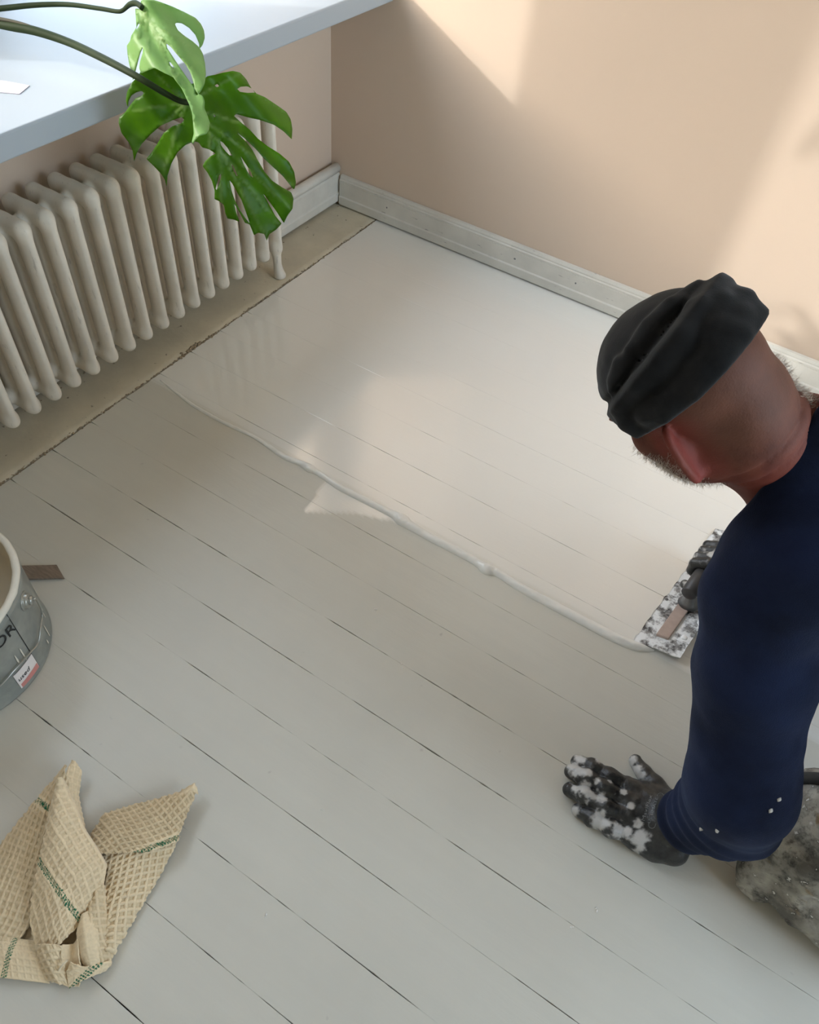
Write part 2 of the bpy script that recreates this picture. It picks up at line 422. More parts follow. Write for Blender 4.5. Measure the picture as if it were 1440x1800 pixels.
# baseboard_right: moulded profile along the back wall
def sweep_x(prof, x0, x1, n, jit=0.0):
    xs = np.linspace(x0, x1, n); V = []
    for xx in xs:
        j = float(vn(np.array([[xx, 0, 0]]), 6, 3)[0])*jit
        for (t, z) in prof: V.append((xx, -t, z+j*(z > .05)))
    k = len(prof); F = [(i*k+q, i*k+q+1, (i+1)*k+q+1, (i+1)*k+q) for i in range(n-1) for q in range(k-1)]
    F += [tuple(range(k)), tuple(range((n-1)*k, n*k))[::-1]]
    return V, F
prof = [(0.0005, .006), (.019, .006), (.020, .010), (.020, .034), (.0165, .038), (.0165, .086), (.0150, .0875), (.0165, .0895), (.0165, .094), (.0125, .097), (.0125, .101), (.009, .108), (.0005, .109)]
V, F = sweep_x(prof, .047, XR, 40)
o = struct('baseboard_right', V, F, SKIRT, 'moulded white baseboard along the sunlit wall'); o.data.flip_normals()
for q in ((680, 365), (905, 455), (1012, 498)):
    P = on(*q, 1, -.0168); b = bmesh.new(); bmesh.ops.create_uvsphere(b, u_segments=10, v_segments=6, radius=.0032, matrix=Matrix.Translation(P) @ Matrix.Diagonal((1.3 if q[0] == 905 else .9, .18, 1, 1)))
    me = bpy.data.meshes.new('nail_head'); b.to_mesh(me); b.free(); adopt(link('nail_head', me, simple('nail_grey', (120, 120, 118), .6)), o)
# baseboard_left with a half round rail on top
prof = [(.001, .013), (.040, .013), (.042, .017), (.042, .040), (.038, .045), (.038, .104), (.034, .110), (.001, .112)]
V, F = sweep_x(prof, 0, 1, 2)
V = []
ysb = np.linspace(-3.6, -.0012, 30)
for yy_ in ysb:
    for (t, z) in prof: V.append((t, yy_, z))
k = len(prof); F = [(i*k+q, i*k+q+1, (i+1)*k+q+1, (i+1)*k+q) for i in range(len(ysb)-1) for q in range(k-1)]+[tuple(range(k)), tuple(range((len(ysb)-1)*k, len(ysb)*k))[::-1]]
struct('baseboard_left', V, F, SKIRT, 'low white baseboard on the window wall in the corner')
V, F = tube([(.026, y, .126+.001*math.sin(y*9)) for y in np.linspace(-3.6, -.004, 40)], .0165, 16)
o = struct('trim_2', V, F, SKIRT, 'round white rail lying along the top of the corner baseboard', True)

# ------------------------------------------------------------------ radiator
def rad_section(P, foot=False):
    Q = P*np.array([1, 1, 1]); d = None
    for (x_, rx) in ((.160, .021), (.108, .019), (.058, .019)):
        q = (Q-np.array([x_, 0, 0]))*np.array([.0125/rx, 1, 1]); q[:, 0] *= 1
        zt = .498; zb = .100
        c_ = cone(q, (0, 0, zb), (0, 0, zt), .0128, .0135)
        d = c_ if d is None else smin(d, c_, .006)
    for z0 in (.497, .105):
        q = Q*np.array([1, 1, .8]); c_ = cone(q, (.058, 0, z0*.8), (.160, 0, z0*.8), .0165, .0175); d = smin(d, c_, .012)
    for z0 in (.480, .118):
        q = np.abs(np.stack([np.hypot(Q[:, 0]-.108, Q[:, 2]-z0)-.019, np.abs(Q[:, 1])-.0305], 1)); w_ = np.stack([np.hypot(Q[:, 0]-.108, Q[:, 2]-z0)-.019, np.abs(Q[:, 1])-.0305], 1)
        c_ = np.linalg.norm(np.maximum(w_, 0), axis=1)+np.minimum(w_.max(1), 0); d = smin(d, c_, .008)
    # flat raised ridge down the front column
    c_ = cone(Q, (.176, 0, .115), (.176, 0, .480), .0062, .0062); d = smin(d, c_, .006)
    if foot:
        d = smin(d, cone(Q, (.160, 0, .11), (.164, 0, .03), .015, .0125), .01)
        d = smin(d, cone(Q, (.166, 0, .03), (.170, 0, .010), .0125, .019), .008)
        d = np.maximum(d, -(Q[:, 2]-.0012))
    return d
SV, SQ = nets(lambda P: rad_section(P), (.03, -.036, .07), (.20, .036, .54), .0036, margin=.004)
FV, FQ = nets(lambda P: rad_section(P, True), (.03, -.036, -.01), (.21, .036, .54), .0036, margin=.004)
rad = empty('radiator', (.11, -.50, 0), 'old cream cast iron column radiator below the window sill', 'radiator')
first = None
for k in range(24):
    y = -.503-.0601*k
    if k in (0, 23): o = mesh('radiator_section', FV, FQ, RADM)
    elif first is None: o = first = mesh('radiator_section', SV, SQ, RADM)
    else: o = first.copy(); COL.objects.link(o)
    if k in (0,): o['label'] = 'end section standing on a foot'
    o.parent = rad; o.location = (-.11, y+.50, 0)
V, F = tube([(.108, -.503-.0601*23-.03, .118), (.108, -2.05, .118), (.108, -2.10, .10), (.108, -2.11, -.0)], .011, 12)
adopt(mesh('supply_pipe', V, F, RADM), rad)

# ------------------------------------------------------------------ bead of filler on the floor
bp = [(282, 668), (310, 690), (345, 716), (400, 746), (450, 770), (500, 803), (530, 815), (545, 824), (560, 832), (600, 858), (650, 884), (690, 904), (706, 914), (722, 925), (760, 947), (800, 967), (840, 990), (856, 1001), (875, 1008), (920, 1036), (980, 1068), (1040, 1100), (1085, 1123), (1120, 1137), (1150, 1142)]
bw = [2, 4, 5, 6, 6, 9, 10, 14, 9, 11, 11, 13, 20, 15, 13, 14, 13, 19, 13, 14, 15, 15, 16, 14, 6]
P = spline([(*az(a, b)[:2], w_) for (a, b), w_ in zip(bp, bw)], 420)
V = []; nr = 13
T = np.gradient(P[:, :2], axis=0); T /= np.linalg.norm(T, axis=1)[:, None]; N = np.stack([-T[:, 1], T[:, 0]], 1)
for i in range(len(P)):
    d = np.linalg.norm(np.array([*P[i, :2], 0])-CAM); r = P[i, 2]*.5*d/FP*1.15
    sc_ = P[i, 0]
    for k in range(nr):
        a = math.pi*k/(nr-1); pt = P[i, :2]+N[i]*math.cos(a)*r*1.05
        hgt = r*1.0*math.sin(a)*(1+.18*float(vn(np.array([[pt[0], pt[1], k*.01]]), 45, 1)[0]))+.0012*max(0, math.sin(a))*float(vn(np.array([[pt[0], pt[1], 0]]), 160, 9)[0])
        V.append((pt[0], pt[1], max(hgt, 0)-.0004))
F = [(i*nr+k, i*nr+k+1, (i+1)*nr+k+1, (i+1)*nr+k) for i in range(len(P)-1) for k in range(nr-1)]
o = mesh('filler_bead', V, F, PUTTY); tag(o, 'long raised bead of pale grey filler running across the floorboards to the trowel', 'filler')
# loose flecks of filler, each its own thing is below 10 px: one scatter
V = []; F = []
for q in ((660, 1073), (709, 1174), (1003, 1629), (1051, 1600), (1120, 1455), (566, 1424), (466, 1609)):
    for k in range(3):
        p_ = az(q[0]+random.gauss(0, 3), q[1]+random.gauss(0, 2)); crumb((p_[0], p_[1], .0006), random.uniform(.0008, .002))
o = mesh('filler_flecks', V, F, PUTTY); tag(o, 'tiny pale flecks of dried filler scattered on the bare floorboards', 'filler', kind='stuff')

# ------------------------------------------------------------------ paint pail
CX, CY, CR, CH = .4990, -1.8960, .1665, .205
TIN = M('pail_tin', .38, .5, .35); v = TIN.co()
TIN.base(TIN.mix(TIN.ramp(TIN.noise(v, 16, 5), .40, .66), s2l((138, 142, 136)), s2l((164, 166, 158)))); TIN.rough(TIN.ramp(TIN.noise(v, 9, 4), .2, .9, (.28,)*3, (.55,)*3)); TIN = TIN.out()
CRUST = simple('dried_paint_rim', (214, 208, 192), .5, .08, 60, .6, 130)
CANIN = simple('paint_inside', (196, 184, 160), .45, .06, 12, .1, 40)
BLK = simple('black_print', (22, 22, 22), .6); STK = simple('sticker_paper', (226, 218, 212), .6, .03); REDP = simple('red_print', (200, 132, 124), .6, .12, 160)
WIREM = simple('galvanised_wire', (168, 168, 160), .3, .08, 40, metal=.7)
pail = empty('paint_pail', (CX, CY, 0), 'open tin pail of cream paint with a sticker and black letters on its side', 'bucket')
t_ = .0022
V, F = lathe([(CR-.012, .004), (CR-.003, .0015), (CR+.0012, .0015), (CR+.0018, .004), (CR+.0008, .008), (CR-.0006, .012), (CR-.0006, CH-.022), (CR+.0006, CH-.019), (CR+.0006, CH-.014), (CR-.0006, CH-.011), (CR, CH), (CR-t_, CH), (CR-t_, .006), (0.0001, .006)], 120, (CX, CY))
adopt(mesh('pail_body', V, F, TIN), pail)
V, F = lathe([(CR-.010, CH-.004), (CR-.011, CH+.002), (CR-.008, CH+.005), (CR-.003, CH+.0055), (CR+.001, CH+.004), (CR+.0025, CH), (CR+.001, CH-.004), (CR-.003, CH-.005), (CR-.010, CH-.004)], 120, (CX, CY))
V = np.array(V); V += (V-[CX, CY, 0])*[1, 1, 0]*(.006*vn(V, 60, 3))[:, None]; V[:, 2] += .0007*vn(V, 90, 5)
adopt(tag(mesh('rim', V, F, CRUST), 'rim crusted with dried cream paint'), pail)
V, F = lathe([(CR-.0035, CH-.006), (CR-.0045, CH-.04), (CR-.0038, .125), (CR-.006, .1195), (CR-.02, .1185), (.06, .118), (.0001, .118)], 96, (CX, CY))
V = np.array(V); o = mesh('paint', V, F, CANIN); adopt(tag(o, 'cream paint filling the pail'), pail)
def hitcan(px, py, r=CR):
    d = ray(px, py); ox, oy = CAM[0]-CX, CAM[1]-CY
    a = d[0]**2+d[1]**2; b = ox*d[0]+oy*d[1]; c_ = ox*ox+oy*oy-r*r; t = (-b-math.sqrt(max(0, b*b-a*c_)))/a
    P = CAM+d*t; return math.atan2(P[1]-CY, P[0]-CX), P[2]
def cyl(th, z, r): return (CX+r*math.cos(th), CY+r*math.sin(th), z)
def band(name, pts, m, r, nu=10, nv=8, th=.0007):
    """patch on the pail: four (angle, height) corners"""
    V = []
    for rr in (r, r-th):
        for i in range(nu+1):
            for j in range(nv+1):
                u, v_ = i/nu, j/nv
                a = (1-u)*(1-v_)*np.array(pts[0])+u*(1-v_)*np.array(pts[1])+u*v_*np.array(pts[2])+(1-u)*v_*np.array(pts[3]); V.append(cyl(a[0], a[1], rr))
    n = (nu+1)*(nv+1); F = []
    for i in range(nu):
        for j in range(nv):
            a = i*(nv+1)+j; F += [(a, a+nv+1, a+nv+2, a+1), (a+n+1, a+n+nv+2, a+n+nv+1, a+n)]
    return adopt(mesh(name, V, F, m), pail)
def wrap_text(s, th0, z0, size, m, name, slant=0, r=CR+.0009):
    cu = bpy.data.curves.new('t', 'FONT'); cu.body = s; cu.size = size; cu.extrude = .0002; cu.resolution_u = 4; cu.shear = slant
    ob = bpy.data.objects.new('t', cu); COL.objects.link(ob); dg = bpy.context.evaluated_depsgraph_get(); me = bpy.data.meshes.new_from_object(ob.evaluated_get(dg)); bpy.data.objects.remove(ob)
    for vt in me.vertices:
        a = th0+vt.co.x/r; q = cyl(a, z0+vt.co.y, r+vt.co.z); vt.co = q
    me.materials.clear(); o = link(name, me, m, None, False); return adopt(o, pail)
tA = hitcan(26, 1087); tB = hitcan(70, 1188)
th = (tA[0]+tB[0])/2
band('label_edge', [(th-.0035, .012), (th+.0035, .012), (th+.0035, CH-.006), (th-.0035, CH-.006)], BLK, CR+.0006, 2, 4)
tO = hitcan(1, 1133); tR = hitcan(24, 1112)
wrap_text('OR', tO[0]-.075, tO[1]-.006, .036, BLK, 'lettering')
s0, s1 = hitcan(47, 1215), hitcan(68, 1192); s2 = hitcan(56, 1150)
band('sticker', [(s0[0]-.03, .014), (th-.004, .014), (th-.004, .062), (s0[0]-.03, .062)], STK, CR+.0012)
o = band('sticker_print', [(s0[0]-.012, .0142), (th-.008, .0142), (th-.012, .030), (s0[0]-.012, .026)], REDP, CR+.0016)
wrap_text('used', s0[0]-.018, .036, .016, BLK, 'sticker_lettering', .2, CR+.0016)
# ear and wire handle
eth, ez = hitcan(50, 1056, CR+.006)
n_ = np.array([math.cos(eth), math.sin(eth), 0]); ec = np.array([CX, CY, 0])+n_*CR+[0, 0, ez]
V, F = tube([ec-n_*.002, ec+n_*.001, ec+n_*.0012, ec+n_*.007, ec+n_*.009], [.019, .019, .0150, .0145, .010], 28); ear = adopt(mesh('handle_ear', V, F, WIREM), pail); bevel(ear, .001)
V, F = tube([ec+n_*.008+[0, 0, .001], ec+n_*.013+[0, 0, .001], ec+n_*.0145+[0, 0, .001]], [.009, .009, .006], 20); adopt(mesh('handle_rivet', V, F, WIREM), pail)
tg = np.array([-n_[1], n_[0], 0]); hp = [ec+n_*.012+[0, 0, 0], ec+n_*.018+tg*.004+[0, 0, -.002]]
for a in np.linspace(.02, math.pi-.02, 40):
    ang = eth-a; dz = -math.sin(a)*.13
    hp.append(np.array([CX+(CR+.016)*math.cos(ang), CY+(CR+.016)*math.sin(ang), max(.02, ez-.006+dz*1.25)]))
hp += [np.array([CX, CY, 0])-n_*(CR+.012)+[0, 0, ez]]
# the handle hangs down against the near side of the pail
wp = [hp[0], hp[1]]+[np.array(cyl(*hitcan(a, b_), CR+.006)) for a, b_ in ((68, 1078), (65, 1105), (61, 1130), (47, 1147), (22, 1174), (-6, 1204))]
t0, z0_ = hitcan(-6, 1204); wp += [np.array(cyl(t0-q, max(.03, z0_-.02*min(1, q)+(.0 if q < 1.6 else (q-1.6)*.14)), CR+.006)) for q in (.3, .7, 1.2, 1.7, 2.1)]
V, F = tube(spline(wp, 110), .0020, 8)
adopt(mesh('wire_handle', V, F, WIREM), pail)
# splashes of paint down the side
V = []; F = []
for q in ((70, 1065), (76, 1080), (82, 1110), (62, 1040), (40, 1150), (30, 1160), (84, 1130)):
    th_, z_ = hitcan(*q); m_ = len(V); ln = random.uniform(.010, .024)
    for k in range(10):
        a = 2*math.pi*k/10; V.append(cyl(th_+.012*math.cos(a)*random.uniform(.6, 1.1), max(.014, z_+ln*math.sin(a)), CR+.0012))
    V.append(cyl(th_, max(.014, z_), CR+.0016))
    F += [(m_+k, m_+(k+1) % 10, m_+10) for k in range(10)]
adopt(tag(mesh('paint_splash', V, F, CRUST), 'dried paint splashes', kind='stuff'), pail)

# wooden stirring stick behind the pail
WOODG = M('bare_wood', .75, .3); v = WOODG.oc((2, 12, 2)); WOODG.base(WOODG.mix(WOODG.ramp(WOODG.noise(v, 22, 5), .3, .7), s2l((118, 104, 90)), s2l((142, 126, 110)))); v2 = WOODG.oc(); WOODG = WOODG.out()
A0, A1 = az(109, 1008, .022), az(96, 985, .022)
d_ = az(30, 995, .03)-az(103, 996, .022); d_ /= np.linalg.norm(d_); wv = (A1-A0); wv /= np.linalg.norm(wv); lg = .13
c4 = [A0, A1, A1+d_*lg*1.0, A0+d_*lg]; dn = np.array([0, 0, -.006])
V = [q for q in c4]+[q+dn for q in c4]; V = np.array(V); V[[2, 3, 6, 7], 2] -= .012; V[[0, 1, 4, 5], 2] += -.004
b = bmesh.new(); vs = [b.verts.new(q) for q in V]
for f in ((0, 1, 2, 3), (7, 6, 5, 4), (0, 4, 5, 1), (1, 5, 6, 2), (2, 6, 7, 3), (3, 7, 4, 0)): b.faces.new([vs[i] for i in f])
bmesh.ops.subdivide_edges(b, edges=b.edges[:], cuts=6, use_grid_fill=True)
for q in b.verts: q.co.z += .0012*float(vn(np.array([q.co[:]]), 30, 2)[0])
me = bpy.data.meshes.new('stirring_stick'); b.to_mesh(me); b.free()
V = np.array([q.co[:] for q in me.vertices]); lowest = V[:, 2].min()
for q in me.vertices: q.co.z -= lowest-.0005 if lowest > 0 else 0
o = link('stirring_stick', me, WOODG, None, False); bevel(o, .001); tag(o, 'flat bare wooden stick lying on the boards behind the pail', 'stick')

# ------------------------------------------------------------------ dish towel: one cloth in folded panels
CL = M('towel_cloth', .95, .15); CL.l(CL.attr('col').outputs['Color'], CL.b.inputs['Base Color']); v = CL.oc(); CL.bump(CL.noise(v, 900, 2), .5, .0008); CL.b.inputs['Sheen Weight'].default_value = .25; CLOTH = CL.out()
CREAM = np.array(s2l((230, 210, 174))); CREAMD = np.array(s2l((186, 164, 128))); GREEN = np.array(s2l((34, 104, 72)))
TV = []; TF = []; TC = []
def panel(Lp, Rp, nu, nv, bulge=.01, waf=1.0, tint=0.0, stripe=None, wrinkle=.003, seed=1, rot=0.0, pitch=.0098, shift=(0, 0)):
    """ruled cloth panel between two measured edges; points are (x, y, height in mm)"""
    L = resample([az(a, b_, z*.001) for a, b_, z in Lp], nv); R = resample([az(a, b_, z*.001) for a, b_, z in Rp], nv)
    u = np.linspace(0, 1, nu)[None, :, None]; P = L[:, None]*(1-u)+R[:, None]*u
    P[..., 2] += bulge*np.sin(np.pi*u[..., 0])
    vv = np.linspace(0, 1, nv)
    du = np.linalg.norm(R-L, axis=1)[:, None]*np.linspace(0, 1, nu)[None]; U = du-du.mean(1, keepdims=True)
    Vd = np.r_[0, np.cumsum(np.linalg.norm(np.diff((L+R)/2, axis=0), axis=1))][:, None]+0*U
    W = P.reshape(-1, 3)
    wr = (wrinkle*fbm(W*[1, 1, 1], 22, seed)+wrinkle*.5*fbm(W, 55, seed+3)).reshape(nv, nu); P[..., 2] += wr*np.sin(np.pi*np.clip(u[..., 0], .04, .96))
    cr, sr = math.cos(rot), math.sin(rot); a = U*cr-Vd*sr+shift[0]; b_ = U*sr+Vd*cr+shift[1]
    warp = .0016*fbm(W, 30, seed+11).reshape(nv, nu); a = a+warp; b_ = b_-warp
    ca = np.abs(((a/pitch) % 1)-.5)*2; cb = np.abs(((b_/pitch) % 1)-.5)*2
    ridge = np.maximum(sm(.62, .95, ca), sm(.58, .92, cb))
    yarn = .5+.5*np.sin(a*2*math.pi/.0016)*np.sin(b_*2*math.pi/.0016)
    hgt = waf*(.0030*ridge+.0004*yarn)
    dU = np.gradient(P, axis=1); dV = np.gradient(P, axis=0); N = np.cross(dU, dV); N /= np.linalg.norm(N, axis=2, keepdims=True)+1e-12; N *= np.sign(N[..., 2:3]+1e-9)
    P = P+N*hgt[..., None]
    t = (tint+.35*(1-ridge)*min(1, waf)+.18*fbm(W, 120, seed+5).reshape(nv, nu))[..., None]; C = CREAM*(1-np.clip(t, 0, 1))+CREAMD*np.clip(t, 0, 1)  # waffle recesses tinted darker: occlusion put into the cloth colour
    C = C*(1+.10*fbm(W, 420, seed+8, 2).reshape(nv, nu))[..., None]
    if stripe is not None:
        (sx0, sy0), (sx1, sy1), sw = stripe
        A = az(sx0, sy0, .02)[:2]; B = az(sx1, sy1, .02)[:2]; ab = B-A; le = np.linalg.norm(ab); ab /= le
        q = P[..., :2]-A; tt = q@ab; ds = q@np.array([-ab[1], ab[0]])
        m_ = (np.abs(ds) < sw/2); chk = (np.sin(tt*2*math.pi/.0042+ds*900)*1.0 > -.35) & (np.sin(ds*2*math.pi/.0030+1.0) > -.75)
        wide = np.abs(ds) < sw*1.1
        C = np.where((wide & ~m_)[..., None], CREAM*1.02, C); C = np.where((m_ & chk)[..., None], GREEN, C)
    n = len(TV) and sum(len(q) for q in TV); a_ = (np.arange(nv-1)[:, None]*nu+np.arange(nu-1)[None]); Fq = np.stack([a_, a_+1, a_+nu+1, a_+nu], -1).reshape(-1, 4)+n
    TV.append(P.reshape(-1, 3)); TF.append(Fq); TC.append(np.clip(C.reshape(-1, 3), 0, 1))
    return P
# left back panel (ribbed)
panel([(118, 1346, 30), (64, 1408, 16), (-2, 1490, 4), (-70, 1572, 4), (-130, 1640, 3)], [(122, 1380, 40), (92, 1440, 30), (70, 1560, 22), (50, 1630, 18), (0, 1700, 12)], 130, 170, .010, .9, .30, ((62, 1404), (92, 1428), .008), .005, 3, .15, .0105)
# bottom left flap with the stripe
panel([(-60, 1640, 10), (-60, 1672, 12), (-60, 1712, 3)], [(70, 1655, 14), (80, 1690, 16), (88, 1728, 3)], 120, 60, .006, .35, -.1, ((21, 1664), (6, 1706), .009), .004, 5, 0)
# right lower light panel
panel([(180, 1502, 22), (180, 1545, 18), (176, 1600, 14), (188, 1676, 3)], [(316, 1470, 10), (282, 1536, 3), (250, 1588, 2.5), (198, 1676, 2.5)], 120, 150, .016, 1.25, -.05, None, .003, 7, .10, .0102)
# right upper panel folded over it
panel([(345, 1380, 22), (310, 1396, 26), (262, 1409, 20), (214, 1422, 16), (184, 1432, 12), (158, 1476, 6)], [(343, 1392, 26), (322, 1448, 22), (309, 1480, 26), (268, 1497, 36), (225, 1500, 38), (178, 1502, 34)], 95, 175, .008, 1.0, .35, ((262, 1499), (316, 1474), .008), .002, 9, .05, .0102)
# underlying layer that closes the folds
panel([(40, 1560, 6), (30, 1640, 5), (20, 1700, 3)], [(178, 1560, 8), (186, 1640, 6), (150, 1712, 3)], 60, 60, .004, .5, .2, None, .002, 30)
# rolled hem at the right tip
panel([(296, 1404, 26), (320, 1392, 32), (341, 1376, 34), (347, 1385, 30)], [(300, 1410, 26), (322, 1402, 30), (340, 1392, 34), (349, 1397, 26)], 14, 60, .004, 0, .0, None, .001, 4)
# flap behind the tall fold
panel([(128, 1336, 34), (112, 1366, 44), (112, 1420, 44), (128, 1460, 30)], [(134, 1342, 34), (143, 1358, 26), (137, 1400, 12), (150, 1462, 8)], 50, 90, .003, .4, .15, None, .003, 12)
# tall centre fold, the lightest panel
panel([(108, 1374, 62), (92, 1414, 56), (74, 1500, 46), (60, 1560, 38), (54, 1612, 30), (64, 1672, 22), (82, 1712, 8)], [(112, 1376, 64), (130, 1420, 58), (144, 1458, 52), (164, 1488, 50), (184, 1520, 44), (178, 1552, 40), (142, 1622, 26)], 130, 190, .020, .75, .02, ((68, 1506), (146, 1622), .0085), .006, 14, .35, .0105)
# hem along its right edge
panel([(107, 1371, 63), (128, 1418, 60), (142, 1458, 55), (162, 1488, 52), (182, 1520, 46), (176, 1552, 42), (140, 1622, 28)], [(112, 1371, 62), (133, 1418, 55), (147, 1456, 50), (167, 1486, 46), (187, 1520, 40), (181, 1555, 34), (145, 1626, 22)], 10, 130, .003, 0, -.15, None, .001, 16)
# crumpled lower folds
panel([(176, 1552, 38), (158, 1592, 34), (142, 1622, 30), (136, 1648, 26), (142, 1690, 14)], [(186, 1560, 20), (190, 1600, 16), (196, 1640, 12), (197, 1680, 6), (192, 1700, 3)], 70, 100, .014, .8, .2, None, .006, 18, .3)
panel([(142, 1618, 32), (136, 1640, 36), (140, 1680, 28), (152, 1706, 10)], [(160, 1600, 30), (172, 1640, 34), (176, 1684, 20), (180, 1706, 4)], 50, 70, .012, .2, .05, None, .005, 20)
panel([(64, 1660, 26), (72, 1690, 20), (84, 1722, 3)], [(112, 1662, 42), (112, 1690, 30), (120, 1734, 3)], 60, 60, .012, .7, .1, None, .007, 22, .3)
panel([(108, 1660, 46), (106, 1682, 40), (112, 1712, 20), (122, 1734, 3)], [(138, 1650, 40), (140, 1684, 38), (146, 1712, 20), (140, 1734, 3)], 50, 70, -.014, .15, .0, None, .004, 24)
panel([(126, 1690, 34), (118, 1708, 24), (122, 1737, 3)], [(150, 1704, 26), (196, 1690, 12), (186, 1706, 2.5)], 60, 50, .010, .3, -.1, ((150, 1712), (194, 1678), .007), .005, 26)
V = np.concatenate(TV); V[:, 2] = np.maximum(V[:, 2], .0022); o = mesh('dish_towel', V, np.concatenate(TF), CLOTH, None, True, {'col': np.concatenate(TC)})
md = o.modifiers.new('thickness', 'SOLIDIFY'); md.thickness = .0016; md.offset = -1
tag(o, 'crumpled cream waffle-weave dish towel with green checked stripes on the floor', 'towel')
V, F = tube(spline([az(118, 1688, .044), az(108, 1698, .040), az(98, 1712, .020), az(84, 1721, .006)], 30), .0016, 7)
cord = mesh('hanging_loop', V, F, simple('towel_cord', (226, 212, 184), .9, .05), None); cord.parent = o

# ------------------------------------------------------------------ scrap of tape on the sill
pts = [(0, 141), (9, 142), (52, 150), (34, 165), (0, 162)]
V = [on(a, b_, 2, ST+.0014) for a, b_ in pts]; V = V+[q-[0, 0, .0010] for q in V]; n = 5
F = [tuple(range(n)), tuple(range(n, 2*n))[::-1]]+[(i, i+n, (i+1) % n+n, (i+1) % n) for i in range(n)]
tag(mesh('tape_scrap', V, F, simple('pale_tape', (206, 198, 208), .5), None, False), 'small pale pinkish scrap of tape stuck on the window sill', 'tape')

# ------------------------------------------------------------------ swiss cheese plant
def leafmat(name, c1, c2, ctrans, w=.45, rough=.42):
    x = M(name, rough, .3); v = x.co(); vein = x.attr('vein').outputs['Fac']
    base = x.mix(x.ramp(x.noise(v, 30, 3), .3, .7), s2l(c1), s2l(c2)); base = x.mix(x.math('MULTIPLY', vein, .55), base, s2l((170, 196, 120)))
    x.base(base); x.bump(x.math('ADD', x.math('MULTIPLY', vein, -1.2), x.noise(v, 60, 3)), .25, .002)
    tr = x.n('ShaderNodeBsdfTranslucent'); x.l(x.mix(vein, s2l(ctrans), tuple(q*.8 for q in s2l(ctrans))), tr.inputs[0])
    mx = x.n('ShaderNodeMixShader'); mx.inputs[0].default_value = w; x.l(x.b.outputs[0], mx.inputs[1]); x.l(tr.outputs[0], mx.inputs[2])
    x.l(mx.outputs[0], x.nt.nodes['Material Output'].inputs['Surface']); return x.out()
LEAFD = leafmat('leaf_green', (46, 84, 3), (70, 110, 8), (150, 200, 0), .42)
LEAFL = leafmat('leaf_sunlit_green', (122, 162, 92), (140, 180, 108), (160, 210, 80), .35)  # lighter copy of the leaf green, sunlight put into the colour
STEMM = simple('petiole_green', (32, 46, 15), .65, .2, 25, .15, 80, spec=.2)
plant = empty('swiss_cheese_plant', (.02, -1.80, ST), 'potted plant with split glossy green leaves arching over the sill and radiator', 'plant')
def leaf(name, out, holes, dfun, m, veins, step=5.0, label=None):
    pts = []; edges = []
    for ring in [out]+holes:
        R = resample(np.array(list(ring)+[ring[0]], float), max(12, int(sum(math.dist(ring[i], ring[(i+1) % len(ring)]) for i in range(len(ring)))/3.2)))[:-1]
        n = len(pts); pts += [tuple(q) for q in R]; edges += [(n+i, n+(i+1) % len(R)) for i in range(len(R))]
    X = np.arange(min(p[0] for p in out), max(p[0] for p in out), step); Y = np.arange(min(p[1] for p in out), max(p[1] for p in out), step)
    gx, gy = np.meshgrid(X, Y); gx = gx.ravel()+rng.uniform(-1, 1, gx.size); gy = gy.ravel()+rng.uniform(-1, 1, gy.size)
    ins = inpoly(gx, gy, out)
    for h_ in holes: ins &= ~inpoly(gx, gy, h_)
    B = np.array(pts)
    for i in np.where(ins)[0]:
        if np.min(np.abs(B-[gx[i], gy[i]]).sum(1)) > step*.55: pts.append((gx[i], gy[i]))
    r = delaunay_2d_cdt([Vector(p) for p in pts], edges, [], 0, 1e-4); P2 = np.array([v_[:] for v_ in r[0]]); T = [tuple(f) for f in r[2]]
    C = np.array([P2[list(f)].mean(0) for f in T]); k = inpoly(C[:, 0], C[:, 1], out)
    for h_ in holes: k &= ~inpoly(C[:, 0], C[:, 1], h_)
    T = [f for f, kk in zip(T, k) if kk]; used = sorted({i for f in T for i in f}); mp = {a: i for i, a in enumerate(used)}; P2 = P2[used]; T = [tuple(mp[i] for i in f) for f in T]
    ve = np.zeros(len(P2))
    for (a, b_, wd) in veins:
        a = np.array(a, float); ab = np.array(b_, float)-a; t = np.clip((P2-a)@ab/(ab@ab), 0, 1); ds = np.linalg.norm(P2-a-t[:, None]*ab, axis=1); ve = np.maximum(ve, np.exp(-(ds/wd)**2)*(1-.5*t))
    D = np.array([dfun(x_, y_) for x_, y_ in P2])+.004*vn(np.c_[P2, P2[:, 0]*0], .03, 5)-.004*ve
    V = np.array([at(x_, y_, d) for (x_, y_), d in zip(P2, D)])
    o = mesh(name, V, T, m, None, True, {'vein': ve}); md = o.modifiers.new('thickness', 'SOLIDIFY'); md.thickness = .0009; md.offset = 0
    if label: o['label'] = label
    return adopt(o, plant)
def K(L): return [(200+a/4.186, b_/4.186) for a, b_ in L]
